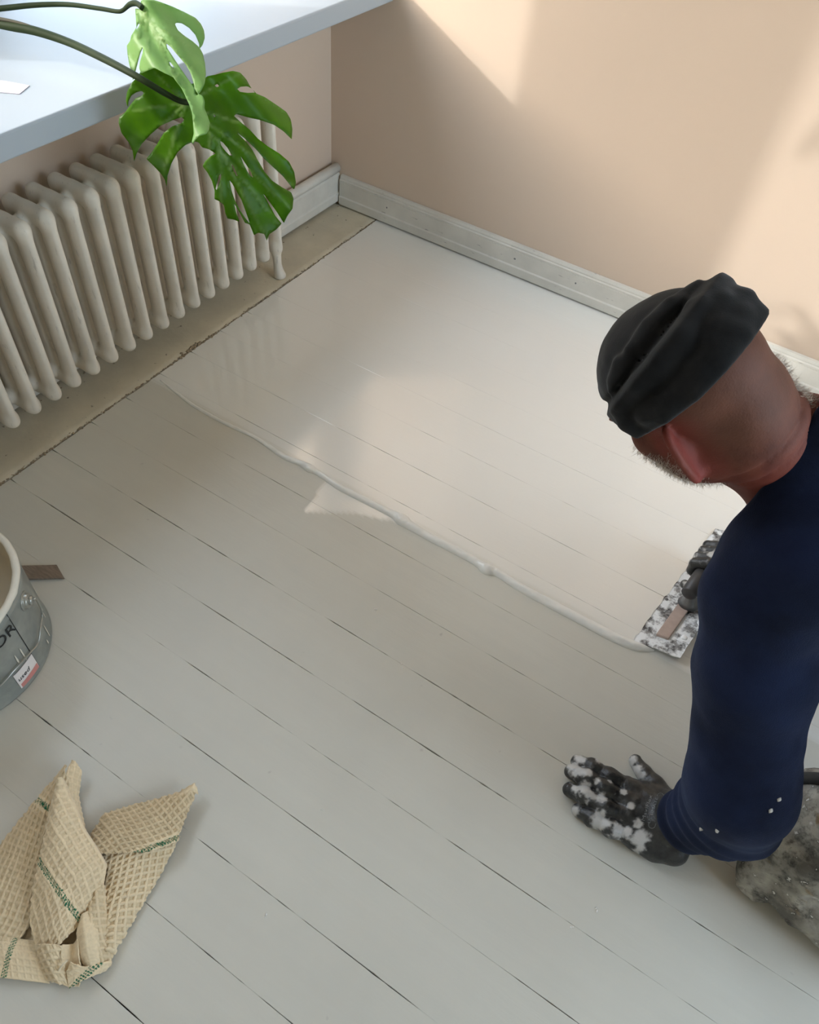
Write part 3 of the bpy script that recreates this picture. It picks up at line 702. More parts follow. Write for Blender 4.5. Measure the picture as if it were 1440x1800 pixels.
L2 = K([(460,570),(400,525),(300,480),(250,474),(212,498),(180,560),(130,612),(98,680),(90,740),(104,790),(108,745),(128,705),(165,680),(205,668),(222,684),(212,700),(160,725),(125,770),(85,825),(40,862),(36,905),(58,980),(112,1050),(140,1110),(150,1186),(168,1128),(205,1060),(270,990),(345,925),(430,885),(500,862),(520,880),(500,905),(430,930),(370,975),(320,1060),(280,1120),(240,1170),(292,1220),(345,1275),(378,1325),(390,1376),(396,1290),(425,1200),(470,1120),(525,1068),(590,1040),(625,1048),(650,1085),(700,1098),(750,1130),(712,1150),(672,1185),(653,1222),(690,1270),(722,1330),(742,1400),(742,1465),(780,1482),(812,1510),(822,1570),(838,1608),(880,1615),(925,1632),(900,1560),(888,1500),(930,1570),(965,1640),(1000,1650),(1032,1730),(1062,1712),(1108,1722),(1126,1770),(1146,1722),(1195,1690),(1236,1645),(1190,1590),(1140,1500),(1100,1425),(1150,1490),(1200,1560),(1252,1642),(1280,1585),(1316,1535),(1322,1460),(1305,1415),(1240,1380),(1165,1330),(1110,1265),(1060,1180),(1020,1105),(975,1045),(920,990),(905,972),(960,1015),(1045,1095),(1110,1170),(1180,1235),(1250,1300),(1305,1370),(1328,1396),(1340,1345),(1328,1265),(1290,1190),(1220,1130),(1130,1075),(1060,1020),(1000,955),(930,895),(885,855),(900,838),(980,862),(1085,885),(1180,918),(1250,965),(1310,1024),(1314,950),(1302,880),(1270,825),(1200,775),(1110,715),(1050,690),(1005,640),(975,585),(930,535),(875,522),(800,535),(745,550),(690,560),(640,600),(560,620)])
H2 = [K(h_) for h_ in ([(910,655),(935,638),(985,634),(1015,650),(1042,682),(985,684),(930,676)], [(742,630),(762,618),(776,634),(760,642)], [(735,846),(745,842),(748,860),(738,862)], [(783,1038),(800,1045),(835,1085),(868,1140),(858,1148),(820,1110),(790,1070)],
     [(750,1388),(762,1340),(775,1290),(790,1278),(790,1310),(772,1360),(756,1400)], [(853,1328),(872,1350),(905,1410),(940,1470),(965,1540),(990,1610),(1000,1645),(965,1600),(925,1540),(890,1470),(866,1400)], [(865,1205),(885,1230),(912,1295),(905,1300),(880,1255)], [(935,1150),(960,1190),(1010,1265),(1028,1310),(1000,1290),(955,1210)])]
cen2 = (327, 181); tip2 = (469, 421)
def d2(x_, y_):
    ax = np.array(tip2, float)-cen2; L_ = np.linalg.norm(ax); ax /= L_; nx_ = np.array([-ax[1], ax[0]]); q = np.array([x_, y_])-cen2; t = q@ax/L_; s = q@nx_/110
    d = 1.425+.10*t+.05*t*t+.055*s*s*(1 if s > 0 else .9)
    d += .010*math.sin(s*9+t*4)*min(1, abs(s)*2)
    if t < 0: d -= .05*min(1.5, -t)*1.0
    # blade tips roll away
    return d
ve2 = [(cen2, (385, 260), 2.0), ((385, 260), tip2, 2.0), (cen2, (233, 195), 2), (cen2, (240, 265), 2), (cen2, (285, 310), 2), (cen2, (270, 125), 2), ((335, 190), (505, 240), 2), ((350, 205), (512, 325), 2), ((365, 230), (508, 365), 2), ((385, 262), (490, 395), 2), ((385, 262), (390, 360), 2), ((370, 240), (365, 300), 2), (cen2, (420, 130), 2)]
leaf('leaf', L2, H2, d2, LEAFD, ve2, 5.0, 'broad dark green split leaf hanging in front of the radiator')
L1 = K([(215,58),(200,20),(200,4),(250,-6),(300,2),(350,18),(440,52),(530,95),(600,132),(640,175),(664,225),(670,280),(655,330),(630,362),(628,320),(600,255),(555,205),(500,170),(460,166),(450,180),(470,222),(520,265),(580,305),(630,350),(655,395),(672,470),(678,550),(668,620),(640,672),(612,706),(598,690),(592,625),(568,545),(530,475),(478,415),(420,345),(386,318),(392,352),(440,425),(500,515),(560,600),(600,662),(620,690),(655,705),(670,745),(668,800),(690,850),(707,905),(702,955),(682,985),(630,1000),(600,1030),(582,1062),(574,1045),(590,985),(584,900),(576,830),(556,770),(520,690),(500,650),(440,570),(380,540),(300,500),(250,520),(200,540),(188,500),(196,450),(214,390),(216,345),(196,385),(178,450),(158,530),(142,592),(132,540),(112,460),(102,395),(98,335),(122,300),(130,262),(150,230),(166,200),(162,130),(158,62),(190,66)])
H1 = [K([(405, 452), (418, 460), (446, 496), (438, 502), (415, 478)]), K([(163, 212), (180, 176), (192, 172), (186, 196), (170, 216)])]
def d1(x_, y_):
    c0 = np.array((250., 14.)); ax = np.array((345., 240.))-c0; L_ = np.linalg.norm(ax); ax /= L_; nx_ = np.array([-ax[1], ax[0]]); q = np.array([x_, y_])-c0; t = q@ax/L_; s = q@nx_/60
    return 1.372-.012*t-.035*max(0, t-.6)+.030*s*s+.006*math.sin(s*7+t*6)
ve1 = [((250, 14), (300, 120), 1.6), ((300, 120), (345, 225), 1.6), ((253, 20), (262, 110), 1.2), ((262, 40), (350, 90), 1.2), ((275, 60), (358, 140), 1.2), ((253, 18), (235, 100), 1.2), ((300, 115), (340, 170), 1)]
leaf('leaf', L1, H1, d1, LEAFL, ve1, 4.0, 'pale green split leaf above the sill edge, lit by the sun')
SX, SY = .02, -1.80
def pet(pts, rad, name='petiole', m=STEMM):
    V, F = tube(spline(pts, 90), np.interp(np.linspace(0, 1, (len(pts)-1)*max(2, 90//(len(pts)-1))+1), np.linspace(0, 1, len(rad)), rad), 12); return adopt(mesh(name, V, F, m), plant)
pet([(SX, SY, .98), at(-260, 60, 1.62), at(-100, 24, 1.58), at(0, 15, 1.54), at(60, 9, 1.51), at(120, 8, 1.48), at(175, 15, 1.44), at(205, 20, 1.42), at(216, 18, 1.41), at(228, 8, 1.39), at(240, 6, 1.375), at(250, 14, 1.366)], [.010, .0075, .0058, .0050, .0042, .0038, .0036, .0052, .0046])
pet([(SX+.01, SY, .90), at(-260, -20, 1.56), at(-120, 12, 1.52), at(0, 42, 1.48), at(60, 54, 1.465), at(120, 74, 1.45), at(180, 102, 1.40), at(240, 134, 1.365), at(290, 164, 1.385), at(318, 178, 1.402), at(334, 180, 1.416)], [.011, .0095, .0090, .0086, .0076, .0068, .0058, .0050, .0050])
sh = pet([at(-30, 28, 1.472), at(20, 37, 1.466), at(50, 45, 1.462), at(66, 51, 1.462)], [.0036, .0032, .0026, .0008], 'leaf_sheath', simple('dry_sheath', (66, 62, 44), .7, .2, 40))
pet([(SX, SY, .80), (SX, SY-.01, .90), (SX+.01, SY, 1.0), (SX+.02, SY+.03, 1.12)], [.016, .014, .010], 'main_stem')
pet([(SX+.02, SY+.03, 1.10), (.12, -1.45, 1.30), (.20, -1.10, 1.36), (.26, -.92, 1.30)], [.006, .005, .004])
V = []; F = []
for i in range(17):       # rolled young leaf, out of frame: its shadow falls on the wall
    t = i/16; c_ = np.array([.26, -.92, 1.30])*(1-t)+np.array([.29, -.86, 1.14])*t; r_ = .013*math.sin(math.pi*min(1, t*.95+.05))+.001
    for k in range(10): a = 2*math.pi*k/10; V.append(c_+[r_*math.cos(a), r_*.7*math.sin(a), 0])
F = [(i*10+k, i*10+(k+1) % 10, (i+1)*10+(k+1) % 10, (i+1)*10+k) for i in range(16) for k in range(10)]
adopt(mesh('young_leaf', V, F, LEAFL), plant)
V, F = lathe([(.0001, ST+.001), (.07, ST+.001), (.072, ST+.006), (.092, ST+.15), (.098, ST+.155), (.098, ST+.175), (.090, ST+.175), (.088, ST+.15), (.0001, ST+.145)], 48, (SX, SY)); adopt(mesh('pot', V, F, simple('terracotta', (176, 112, 82), .8, .08)), plant)
# ------------------------------------------------------------------ trowel
A = az(1112, 1128, .001)[:]; B_ = az(1258, 930, .001); C_ = az(1200, 1150, .020)
lv = (B_-A); LB = np.linalg.norm(lv); lv /= LB; wv = C_-A; wv -= lv*(wv@lv)*.4; WB = np.linalg.norm(wv); wv /= WB; up = np.cross(wv, lv); up *= np.sign(up[2])
def tp(u, v_, h_=0): return A+lv*u+wv*v_+up*h_
trow = empty('plastering_trowel', tuple(tp(LB/2, WB/2)), 'long rectangular trowel crusted with white filler at the end of the bead', 'trowel')
x = M('crusted_steel', .5, .5, .0); v = x.oc(); n = x.noise(v, 34, 6, .65); fc = x.ramp(n, .43, .54)
x.base(x.mix(fc, x.mix(x.ramp(x.noise(v, 120, 4), .4, .6), s2l((70, 68, 68)), s2l((150, 148, 146))), s2l((236, 238, 238)))); x.bump(x.math('ADD', fc, x.math('MULTIPLY', x.noise(v, 160, 3), .4)), .7, .002); STEEL = x.out()
nu, nv = 110, 34; V = []
for s_ in (0, 1):
    for i in range(nu):
        for j in range(nv):
            u = i/(nu-1)*LB; v_ = j/(nv-1)*WB
            ed = .0022*float(vn(np.array([[u, v_, 3.]]), 60, 2)[0]) if (i in (0, nu-1) or j in (0, nv-1)) else 0
            h_ = (.0016+.0035*max(0, float(fbm(np.array([[u, v_, 0.]]), 40, 6)[0])))*(1 if s_ == 0 else 0)
            V.append(tp(u+(ed if i in (0, nu-1) else 0), v_+(ed if j in (0, nv-1) else 0), h_))
m_ = nu*nv; F = []
for i in range(nu-1):
    for j in range(nv-1):
        a = i*nv+j; F += [(a, a+nv, a+nv+1, a+1), (m_+a+1, m_+a+nv+1, m_+a+nv, m_+a)]
rim = [(i, 0) for i in range(nu)]+[(nu-1, j) for j in range(1, nv)]+[(i, nv-1) for i in range(nu-2, -1, -1)]+[(0, j) for j in range(nv-2, 0, -1)]
for k in range(len(rim)): a = rim[k][0]*nv+rim[k][1]; b_ = rim[(k+1) % len(rim)]; b_ = b_[0]*nv+b_[1]; F.append((a, b_, m_+b_, m_+a))
o = adopt(mesh('blade', V, F, STEEL), trow)
def obox(name, u0, u1, v0, v1, h0, h1, m, bv=.002, n=8):
    V = [tp(u, v_, h_) for h_ in (h0, h1) for (u, v_) in ((u0, v0), (u1, v0), (u1, v1), (u0, v1))]
    o = mesh(name, V, [(3, 2, 1, 0), (4, 5, 6, 7), (0, 1, 5, 4), (1, 2, 6, 5), (2, 3, 7, 6), (3, 0, 4, 7)], m, None, False); bevel(o, bv); return adopt(o, trow)
STW = simple('stained_wood_strip', (178, 158, 146), .7, .22, 45, .5, 120)
o = obox('stiffening_strip', .035, LB-.04, WB*.33, WB*.60, .001, .009, STW); o['label'] = 'pinkish brown stiffening strip with filler smears'
lump = STEEL
def tsdf(P):
    d = None
    for (u, v_, h_, r) in ((.17, .045, .006, .014), (.19, .06, .008, .013), (.155, .06, .007, .010), (.20, .035, .005, .012), (.14, .09, .004, .012), (.11, .10, .003, .013), (.08, .11, .003, .010), (.055, .085, .003, .008), (.215, .075, .006, .012)):
        c_ = ell(P, tp(u, v_, h_*.5), (r, r, r*.55)); d = c_ if d is None else smin(d, c_, .01)
    return d+.0018*vn(P, 110, 4)
V, Q = nets(tsdf, tp(.13, .07)-[.12, .13, .03], tp(.13, .07)+[.12, .13, .06], .003)
PLW = simple('white_filler_lumps', (238, 240, 240), .55, .06, 60, .6, 180)
adopt(tag(mesh('filler_lumps', V, Q, PLW), 'white lumps of filler', kind='stuff'), trow)
GRIPM = simple('dark_handle', (62, 60, 60), .45, .25, 50, .2, 120)
# bracket and handle along the strip
hz = .062; hc = LB*.5
V, F = tube([tp(hc-.060, WB*.52, .008), tp(hc-.060, WB*.52, .016), tp(hc-.058, WB*.52, .040), tp(hc-.055, WB*.52, hz)], [.024, .017, .012, .013], 20); adopt(tag(mesh('bracket', V, F, simple('grey_metal', (120, 120, 120), .35, .2, 60, metal=.6)), 'grey metal bracket'), trow)
V, F = tube([tp(hc+.060, WB*.52, .008), tp(hc+.060, WB*.52, .016), tp(hc+.058, WB*.52, .040), tp(hc+.055, WB*.52, hz)], [.024, .017, .012, .013], 20); adopt(mesh('bracket', V, F, bpy.data.materials['grey_metal']), trow)
V, F = tube([tp(hc-.085, WB*.52, hz), tp(hc-.083, WB*.52, hz), tp(hc-.03, WB*.52, hz+.002), tp(hc+.03, WB*.52, hz+.002), tp(hc+.083, WB*.52, hz), tp(hc+.085, WB*.52, hz)], [.014, .0165, .0175, .0175, .0165, .012], 20); adopt(mesh('handle', V, F, GRIPM), trow)
HND = lambda s: tp(hc+s, WB*.52, hz+.002)

# ------------------------------------------------------------------ the painter
def fr(*v): return np.array(v, float)
HC = at(1212, 684, .93)
Ux = RM @ np.array([-.62, .62, .45]); Ux /= np.linalg.norm(Ux)
L0 = RM @ np.array([-.7071, -.7071, 0]); B0 = np.cross(Ux, L0); B0 *= np.sign(B0 @ (RM @ np.array([0, 0, 1.]))); L0 = L0-Ux*(L0@Ux); L0 /= np.linalg.norm(L0)
tw = math.radians(24); Lx = math.cos(tw)*L0+math.sin(tw)*B0; Bx = math.cos(tw)*B0-math.sin(tw)*L0; Fx = -Bx
HR = np.stack([Lx, Fx, Ux])     # rows: left, face, up
def hw(x_, y_, z_): return HC+Lx*x_+Fx*y_+Ux*z_
NB = at(1400, 800, .985)        # base of the neck
SHL = at(1402, 985, .965); ELL_ = at(1303, 1385, 1.10); WRL = at(1188, 1447, 1.325)
SHR = SHL+fr(.07, .36, .02); ELR = fr(2.03, -.93, .36)
HIPL = fr(2.34, -1.33, .50); HIPR = fr(2.36, -1.08, .50); CHEST = (SHL+SHR)/2+fr(.13, 0, -.02); PELV = (HIPL+HIPR)/2
KNL = at(1408, 1478, 1.27); KNL[2] = .098; KNR = KNL+fr(.10, .42, 0); ANL = KNL+fr(.44, -.02, -.035); ANR = KNR+fr(.42, 0, -.035)
GRP = HND(.0)
WRR = GRP+fr(.11, .01, .045)
CRAN = ((0, -.012, .028), (.076, .096, .088))
def headsdf(Q):
    P = Q
    d = ell(P, *CRAN)
    d = smin(d, ell(P, (0, .030, -.045), (.064, .066, .080)), .03)
    d = smin(d, ell(P, (0, .052, -.098), (.030, .026, .022)), .03)      # chin
    for s in (-1, 1):
        d = smin(d, ell(P, (.046*s, .040, -.035), (.024, .035, .028)), .02)    # cheek
        d = smin(d, ell(P, (.057*s, .005, -.075), (.018, .032, .030)), .02)    # jaw angle
        d = smin(d, ell(P, (.030*s, .085, .012), (.026, .010, .008)), .012)    # brow
        d = smax(d, -ell(P, (.032*s, .098, -.004), (.016, .012, .010)), .008)  # eye socket
        d = smin(d, ell(P, (.032*s, .082, -.004), (.012, .012, .011)), .003)
    d = smin(d, cone(P, (0, .088, .0), (0, .108, -.036), .008, .012), .01)     # nose
    for s in (-1, 1): d = smin(d, ell(P, (.010*s, .098, -.040), (.008, .009, .006)), .005)
    d = smin(d, ell(P, (0, .088, -.066), (.024, .010, .005)), .006); d = smin(d, ell(P, (0, .086, -.077), (.021, .010, .006)), .006)
    d = smax(d, -ell(P, (0, .100, -.0715), (.022, .010, .0014)), .002)
    d = smin(d, ell(P, (0, -.078, -.030), (.050, .028, .034)), .03)            # occiput and nape
    return d
def ears(P):
    d = None
    for s in (-1, 1):
        c_ = np.array([.084*s, -.010, -.030]); tl = math.radians(14)
        # ear frame: flares outward at the back
        u = np.array([s*.86, -.50, 0.0]); u /= np.linalg.norm(u); f_ = np.array([s*.50, .86, 0]); f_ /= np.linalg.norm(f_)
        n_ = np.cross(u, [0, 0, 1.0]); R = np.stack([u*0+np.array([s*.5, .86, 0]), np.array([s*.86, -.5, 0]), np.array([0, 0, 1.])])
        # local: 0 = thickness axis, 1 = outward/back, 2 = up
        e = ell(P, c_, (.0058, .0225, .0415), R)
        rimd = np.stack([((P-c_)@R.T)], 0)[0]; q = np.stack([rimd[:, 1]/.0205, rimd[:, 2]/.0395], 1); rr = np.abs(np.linalg.norm(q, axis=1)-1)*.025
        hel = np.sqrt(rr**2+rimd[:, 0]**2)-.0052; hel = np.where(rimd[:, 1] > -.010, hel, .02); e = smin(e, hel, .004)
        e = smax(e, -ell(P, c_+R[0]*.006+R[1]*.002, (.006, .011, .020), R), .003)
        e = smin(e, ell(P, c_+np.array([-.006*s, .002, -.034]), (.006, .010, .011)), .006)   # lobe
        e = smin(e, ell(P, c_+np.array([-.012*s, .004, 0]), (.014, .010, .022)), .008)
        d = e if d is None else np.minimum(d, e)
    return d
nbl = HR@(NB-HC)
def bodysdf(P):
    Q = (P-HC)@HR.T
    rr_ = np.linalg.norm(Q, axis=1); nr_ = rr_ < .21; d = rr_-.13
    if nr_.any(): d[nr_] = smin(headsdf(Q[nr_]), ears(Q[nr_]), .004)
    d = smin(d, chain(P, [hw(0, -.030, -.035), hw(0, -.040, -.075), NB+fr(.0, .0, .0)], [.062, .064, .078], .02), .026)
    d = smin(d, chain(P, [hw(0, .020, -.075), NB+fr(-.02, .05, -.05)], [.050, .060], .02), .03)
    # nape creases
    for s, dep in ((.000, .0035), (.024, .003)):
        pl_ = hw(0, 0, -.086-s); ax = NB-hw(0, -.03, -.03); ax /= np.linalg.norm(ax); t = (P-pl_)@ax; t = t+.010*Q[:, 0]/.06*0+.006*np.sin(Q[:, 0]*25)
        d = d+dep*np.exp(-(t/.0032)**2)*sm(.02, -.05, Q[:, 1])
    sh = cone(P, SHL, SHR, .070, .070); d = smin(d, sh, .05)
    d = smin(d, chain(P, [NB, CHEST, PELV+fr(-.2, 0, .0), PELV], [.068, .125, .12, .12], .03), .03)
    d = smin(d, chain(P, [SHL, ELL_, WRL+fr(.005, 0, .012)], [.058, .043, .030], .01), .03)
    d = smin(d, chain(P, [SHR, ELR, WRR], [.058, .043, .030], .01), .03)
    for a, b_, c_ in ((HIPL, KNL, ANL), (HIPR, KNR, ANR)): d = smin(d, chain(P, [a, b_, c_], [.085, .055, .040], .01), .03)
    return d
V, Q = nets(bodysdf, (1.30, -1.56, .005), (2.62, -.74, 1.02), .0044, margin=.004)
# finer skin detail
def refine(V, f, n=2, h=.0015):
    for _ in range(n):
        d = f(V); g = np.stack([f(V+np.eye(3)[i]*h)-f(V-np.eye(3)[i]*h) for i in range(3)], 1)/(2*h); g2 = (g*g).sum(1, keepdims=True)+1e-6; st = -d[:, None]*g/g2; ln = np.linalg.norm(st, axis=1, keepdims=True); V = V+st*np.minimum(1, .003/np.maximum(ln, 1e-9))
    return V
Ql = (V-HC)@HR.T
SK = M('skin', .68, .3); v = SK.co(); red = SK.attr('red').outputs['Fac']
c = SK.mix(SK.ramp(SK.noise(v, 35, 5), .3, .7), s2l((84, 42, 30)), s2l((110, 60, 44))); c = SK.mix(red, c, s2l((132, 56, 48)))
c = SK.mix(SK.attr('stubble').outputs['Fac'], c, s2l((96, 66, 50)))
SK.base(c); SK.bump(SK.math('ADD', SK.noise(v, 420, 3), SK.math('MULTIPLY', SK.noise(v, 90, 4), 1.5)), .5, .0008); SK.b.inputs['Subsurface Weight'].default_value = .08; SK.b.inputs['Subsurface Radius'].default_value = (.01, .004, .002); SKIN = SK.out()
redf = np.exp(-(np.abs(np.abs(Ql[:, 0])-.088)/.022)**2)*sm(.07, .03, np.abs(Ql[:, 2]+.03))*sm(.05, .03, np.abs(Ql[:, 1]+.01))+.45*sm(-.07, -.14, Ql[:, 2])
stub = np.clip(.6*sm(.0, -.05, Ql[:, 1])*sm(-.10, -.02, Ql[:, 2])+.5*sm(.0, .03, Ql[:, 1])*sm(-.03, -.06, Ql[:, 2]), 0, 1)
person = mesh('person', V, Q, SKIN, None, True, {'red': np.clip(redf, 0, 1), 'stubble': stub})
tag(person, 'person in dark cap and navy jumper kneeling with one gloved hand on the floor', 'person')

# cap: twisted black fabric
rimP = [hw(0, 0, 0)]
capc = np.array([0, -.010, .040])
RP = [at(1246, 500, .8), at(1084, 702, .8)]; rn = np.cross(RP[0]-CAM, RP[1]-CAM); rn /= np.linalg.norm(rn); rn *= np.sign((at(1260, 680, .9)-CAM)@rn)
def capbase(P):
    Q = (P-HC)@HR.T; return ell(Q, capc, (.0900, .1080, .0890))
def rimh(Q): return Q[:, 2]-(.020-.40*Q[:, 1]+.05*Q[:, 0])
capshow = lambda P: capbase(P)
def fold(pix, r0, r1): 
    pts = [trace(a, b_, capbase) for a, b_ in pix]; pts = [p_ for p_ in pts if p_ is not None]; return pts, list(np.linspace(r0, r1, len(pts)))
FOLDS = [fold([(1240, 512), (1222, 545), (1196, 590), (1160, 632), (1122, 668), (1098, 696)], .016, .010), fold([(1262, 512), (1268, 540), (1262, 575), (1250, 600)], .013, .006), fold([(1300, 535), (1298, 560), (1286, 585), (1262, 612)], .012, .005),
         fold([(1215, 515), (1180, 535), (1140, 570), (1108, 615), (1090, 665)], .009, .006), fold([(1200, 532), (1160, 560), (1128, 600)], .006, .004), fold([(1088, 640), (1080, 670), (1084, 700)], .008, .007), fold([(1092, 705), (1108, 735), (1130, 752)], .010, .009), fold([(1335, 565), (1300, 590), (1260, 640), (1225, 690), (1180, 735), (1152, 752)], .009, .007), fold([(1320, 552), (1280, 588), (1230, 650), (1180, 705), (1140, 728)], .006, .005)]
def capsdf(P):
    Q = (P-HC)@HR.T
    d = ell(Q, capc, (.0900, .1080, .0890))
    for pts, rr in FOLDS:
        if len(pts) > 1: d = smin(d, chain(P, pts, rr, .004), .010)
    sd = (P-CAM)@rn; d = d-.0065*sm(-.004, .004, sd)*sm(.20, .03, sd)+.004*np.exp(-((sd+.006)/.005)**2)
    d = d+.0024*fbm(Q*[1, 1, 1.6], 24, 5)
    inner = ell(Q, capc, (.081, .100, .082))
    d = smax(d, -inner, .003)
    d = smax(d, -rimh(Q), .006)
    return d
V, Q = nets(capsdf, HC-.155, HC+.155, .0026, margin=.012)
x = M('cap_fabric', .92, .15); v = x.co(); x.base(x.mix(x.ramp(x.noise(v, 18, 4), .3, .7), s2l((14, 14, 14)), s2l((30, 29, 28)))); x.bump(x.noise(v, 500, 3), .4, .0006); x.b.inputs['Sheen Weight'].default_value = .12
o = mesh('cap', V, Q, x.out()); o['label'] = 'soft black cap with twisted folds'; o.parent = person

# short white hair at the nape and beard
def strands(name, cond, n, ln, m, bend=.4, seed=1):
    r_ = np.random.default_rng(seed); me = person.data; nv_ = len(me.vertices); co = np.empty(nv_*3); me.vertices.foreach_get('co', co); co = co.reshape(-1, 3); no = np.empty(nv_*3); me.vertices.foreach_get('normal', no); no = no.reshape(-1, 3)
    Ql = (co-HC)@HR.T; w_ = cond(Ql)*np.isfinite(no[:, 0]); ids = r_.choice(nv_, n, p=w_/w_.sum()); P0 = co[ids]+r_.normal(0, .0015, (n, 3)); D = no[ids]+r_.normal(0, bend, (n, 3)); D -= Ux*.35; D /= np.linalg.norm(D, axis=1)[:, None]
    S = np.cross(D, r_.normal(0, 1, (n, 3))); S /= np.linalg.norm(S, axis=1)[:, None]; L_ = ln*r_.uniform(.5, 1.2, n)[:, None]; G = r_.normal(0, .25, (n, 3))
    b0, b1 = P0-S*.00022-D*.001, P0+S*.00022-D*.001; mid = P0+D*L_*.55; tip = P0+D*L_+G*L_
    V = np.stack([b0, b1, mid-S*.00018, mid+S*.00018, tip], 1).reshape(-1, 3); F = []
    for i in range(n): a = i*5; F += [(a, a+1, a+3, a+2), (a+2, a+3, a+4)]
    o = mesh(name, V, F, m, None, False); o.parent = person; o['kind'] = 'stuff'; return o
HAIRM = simple('white_hair', (196, 184, 170), .6, .15, 60)
strands('hair', lambda q: sm(.0, -.03, q[:, 1])*sm(-.005, -.02, q[:, 2])*sm(-.105, -.075, q[:, 2])*sm(-.03, -.065, q[:, 0])*sm(.115, .09, np.abs(q[:, 0])), 5200, .0085, HAIRM, .45, 3)
strands('beard', lambda q: sm(-.02, .02, q[:, 1])*sm(-.03, -.05, q[:, 2])*sm(-.15, -.12, q[:, 2])*sm(.09, .078, np.abs(q[:, 0])), 5200, .008, HAIRM, .5, 4)

# navy jumper
CUFL = at(1193, 1449, 1.322)
def jumper(P):
    tb = chain(P, [NB+fr(.07, .03, -.055), CHEST+fr(0, 0, -.01), (CHEST+PELV)/2, PELV], [.112, .172, .165, .165], .05)
    tb = smin(tb, cone(P, SHL+fr(0.02, .03, .0), SHR, .096, .096), .05)
    lf = chain(P, [SHL, at(1342, 1050, .99), at(1328, 1180, 1.03), ELL_, at(1262, 1425, 1.20), CUFL], [.096, .074, .077, .0735, .060, .047], .03)
    lf = smin(lf, ell(P, at(1312, 1440, 1.15), (.052, .052, .045)), .04)        # fabric hanging under the elbow
    rt = chain(P, [SHR, ELR, WRR+fr(.02, 0, .01)], [.092, .066, .044], .03)
    d = smin(smin(tb, lf, .05), rt, .05)
    ax = CUFL-ELL_; Lf = np.linalg.norm(ax); ax /= Lf; t = (P-ELL_)@ax/Lf
    k_ = sm(.0, .5, t)*sm(.12, .06, np.linalg.norm(P-(ELL_+CUFL)/2, axis=1)*.5)
    d = d+.0032*k_*np.sin(t*34+2*vn(P, 14, 2))
    d = d+.0050*fbm(P*[1, 1, 1.3], 9, 8)+.0020*fbm(P, 24, 4)
    # neckline opening
    ax2 = NB+fr(.05, .02, -.04)-HC; ax2 /= np.linalg.norm(ax2); neck = NB-ax2*.004
    d = smin(d, cone(P, at(1402, 792, .985), at(1570, 930, 1.02), .108, .14), .03)
    nn = RM @ np.array([.79, -.57, .38]); nn /= np.linalg.norm(nn); Pc = at(1380, 792, .985); q0 = P-Pc; ra = np.linalg.norm(P-NB-((P-NB)@ax2)[:, None]*ax2, axis=1)
    d = smax(d, -np.maximum(ra-.135, (q0@nn)+.004*np.sin(ra*60)), .006)
    d = smax(d, -((P-CUFL)@(-ax))-.022, .004)
    axr = WRR-ELR; axr /= np.linalg.norm(axr); d = smax(d, np.minimum((P-(WRR+axr*.004))@axr, .5)-0*P[:, 0]+np.where(np.linalg.norm(P-WRR, axis=1) < .12, 0, -1), .002)
    d = smax(d, .004-P[:, 2], .002)
    return d
V, Q = nets(jumper, (1.46, -1.60, -.01), (2.62, -.70, .98), .006, margin=.006)
x = M('navy_knit', .95, .12); v = x.co()
x.base(x.mix(x.ramp(x.noise(v, 7, 5), .3, .7), s2l((11, 15, 29)), s2l((27, 36, 62)))); x.bump(x.math('ADD', x.noise(v, 700, 2), x.math('MULTIPLY', x.noise(v, 30, 3), 1.5)), .5, .0015); x.b.inputs['Sheen Weight'].default_value = .10; x.b.inputs['Sheen Tint'].default_value = (.5, .6, .9, 1)
o = mesh('jumper', V, Q, x.out()); o['label'] = 'navy blue knitted jumper'; o.parent = person
jum = o
bm_ = [(1233, 1457, .0030), (1261, 1460, .0034), (1355, 1424, .0034), (1370, 1405, .0030)]
V = []; F = []
for a, b_, r in bm_:
    p_ = trace(a, b_, jumper, .6, 1.6)
    if p_ is not None: crumb(p_, r)
o = mesh('paint_speck', V, F, simple('dried_speck', (190, 186, 176), .7)); o.parent = person; o['kind'] = 'stuff'

# work trousers
def trousers(P):
    d = None
    for i, (a, b_, c_) in enumerate(((HIPL, KNL, ANL), (HIPR, KNR, ANR))):
        q = chain(P, [a, (a+b_)/2+fr(-.03, 0, .01), b_+fr(.0, .0, .012), b_+fr(.03, 0, -.010), c_], [.150, .118, .092, .085, .070], .03); d = q if d is None else smin(d, q, .03)
    d = smin(d, cone(P, HIPL, HIPR, .150, .150), .04)
    d = smin(d, chain(P, [KNL+fr(-.052, .0, -.01), KNL+fr(-.02, -.07, -.04), KNL+fr(.16, -.085, -.05)], [.040, .042, .050], .02), .02)
    d = d+.011*fbm(P*[1, 1, 1], 13, 21)+.014*(np.abs(fbm(P@np.array([[.8,.6,0],[-.6,.8,0],[0,0,1.]])*[1.0, 2.2, 1.4], 11, 40, 2))*2-.6)+.002*fbm(P, 60, 3)
    return smax(d, .003-P[:, 2], .004)
V, Q = nets(trousers, (1.80, -1.66, -.01), (2.62, -.80, .74), .006, margin=.012)
x = M('stained_work_cloth', .85, .25); v = x.co(); c = x.mix(x.ramp(x.noise(v, 14, 6), .38, .62), s2l((112, 109, 102)), s2l((186, 181, 168)))
c = x.mix(x.math('MULTIPLY', x.ramp(x.noise(v, 40, 6, .7), .50, .66), .8), c, s2l((52, 51, 48))); c = x.mix(x.math('MULTIPLY', x.ramp(x.noise(x.co((1, 1, 1.4)), 22, 3), .62, .72), .6), c, s2l((150, 122, 78)))
c = x.mix(x.ramp(x.noise(v, 80, 3), .66, .70), c, s2l((216, 214, 208))); x.base(c); x.bump(x.noise(v, 90, 6), .7, .003)
TRM = x.out(); o = mesh('trousers', V, Q, TRM); o['label'] = 'grey work trousers stained with paint'; o.parent = person
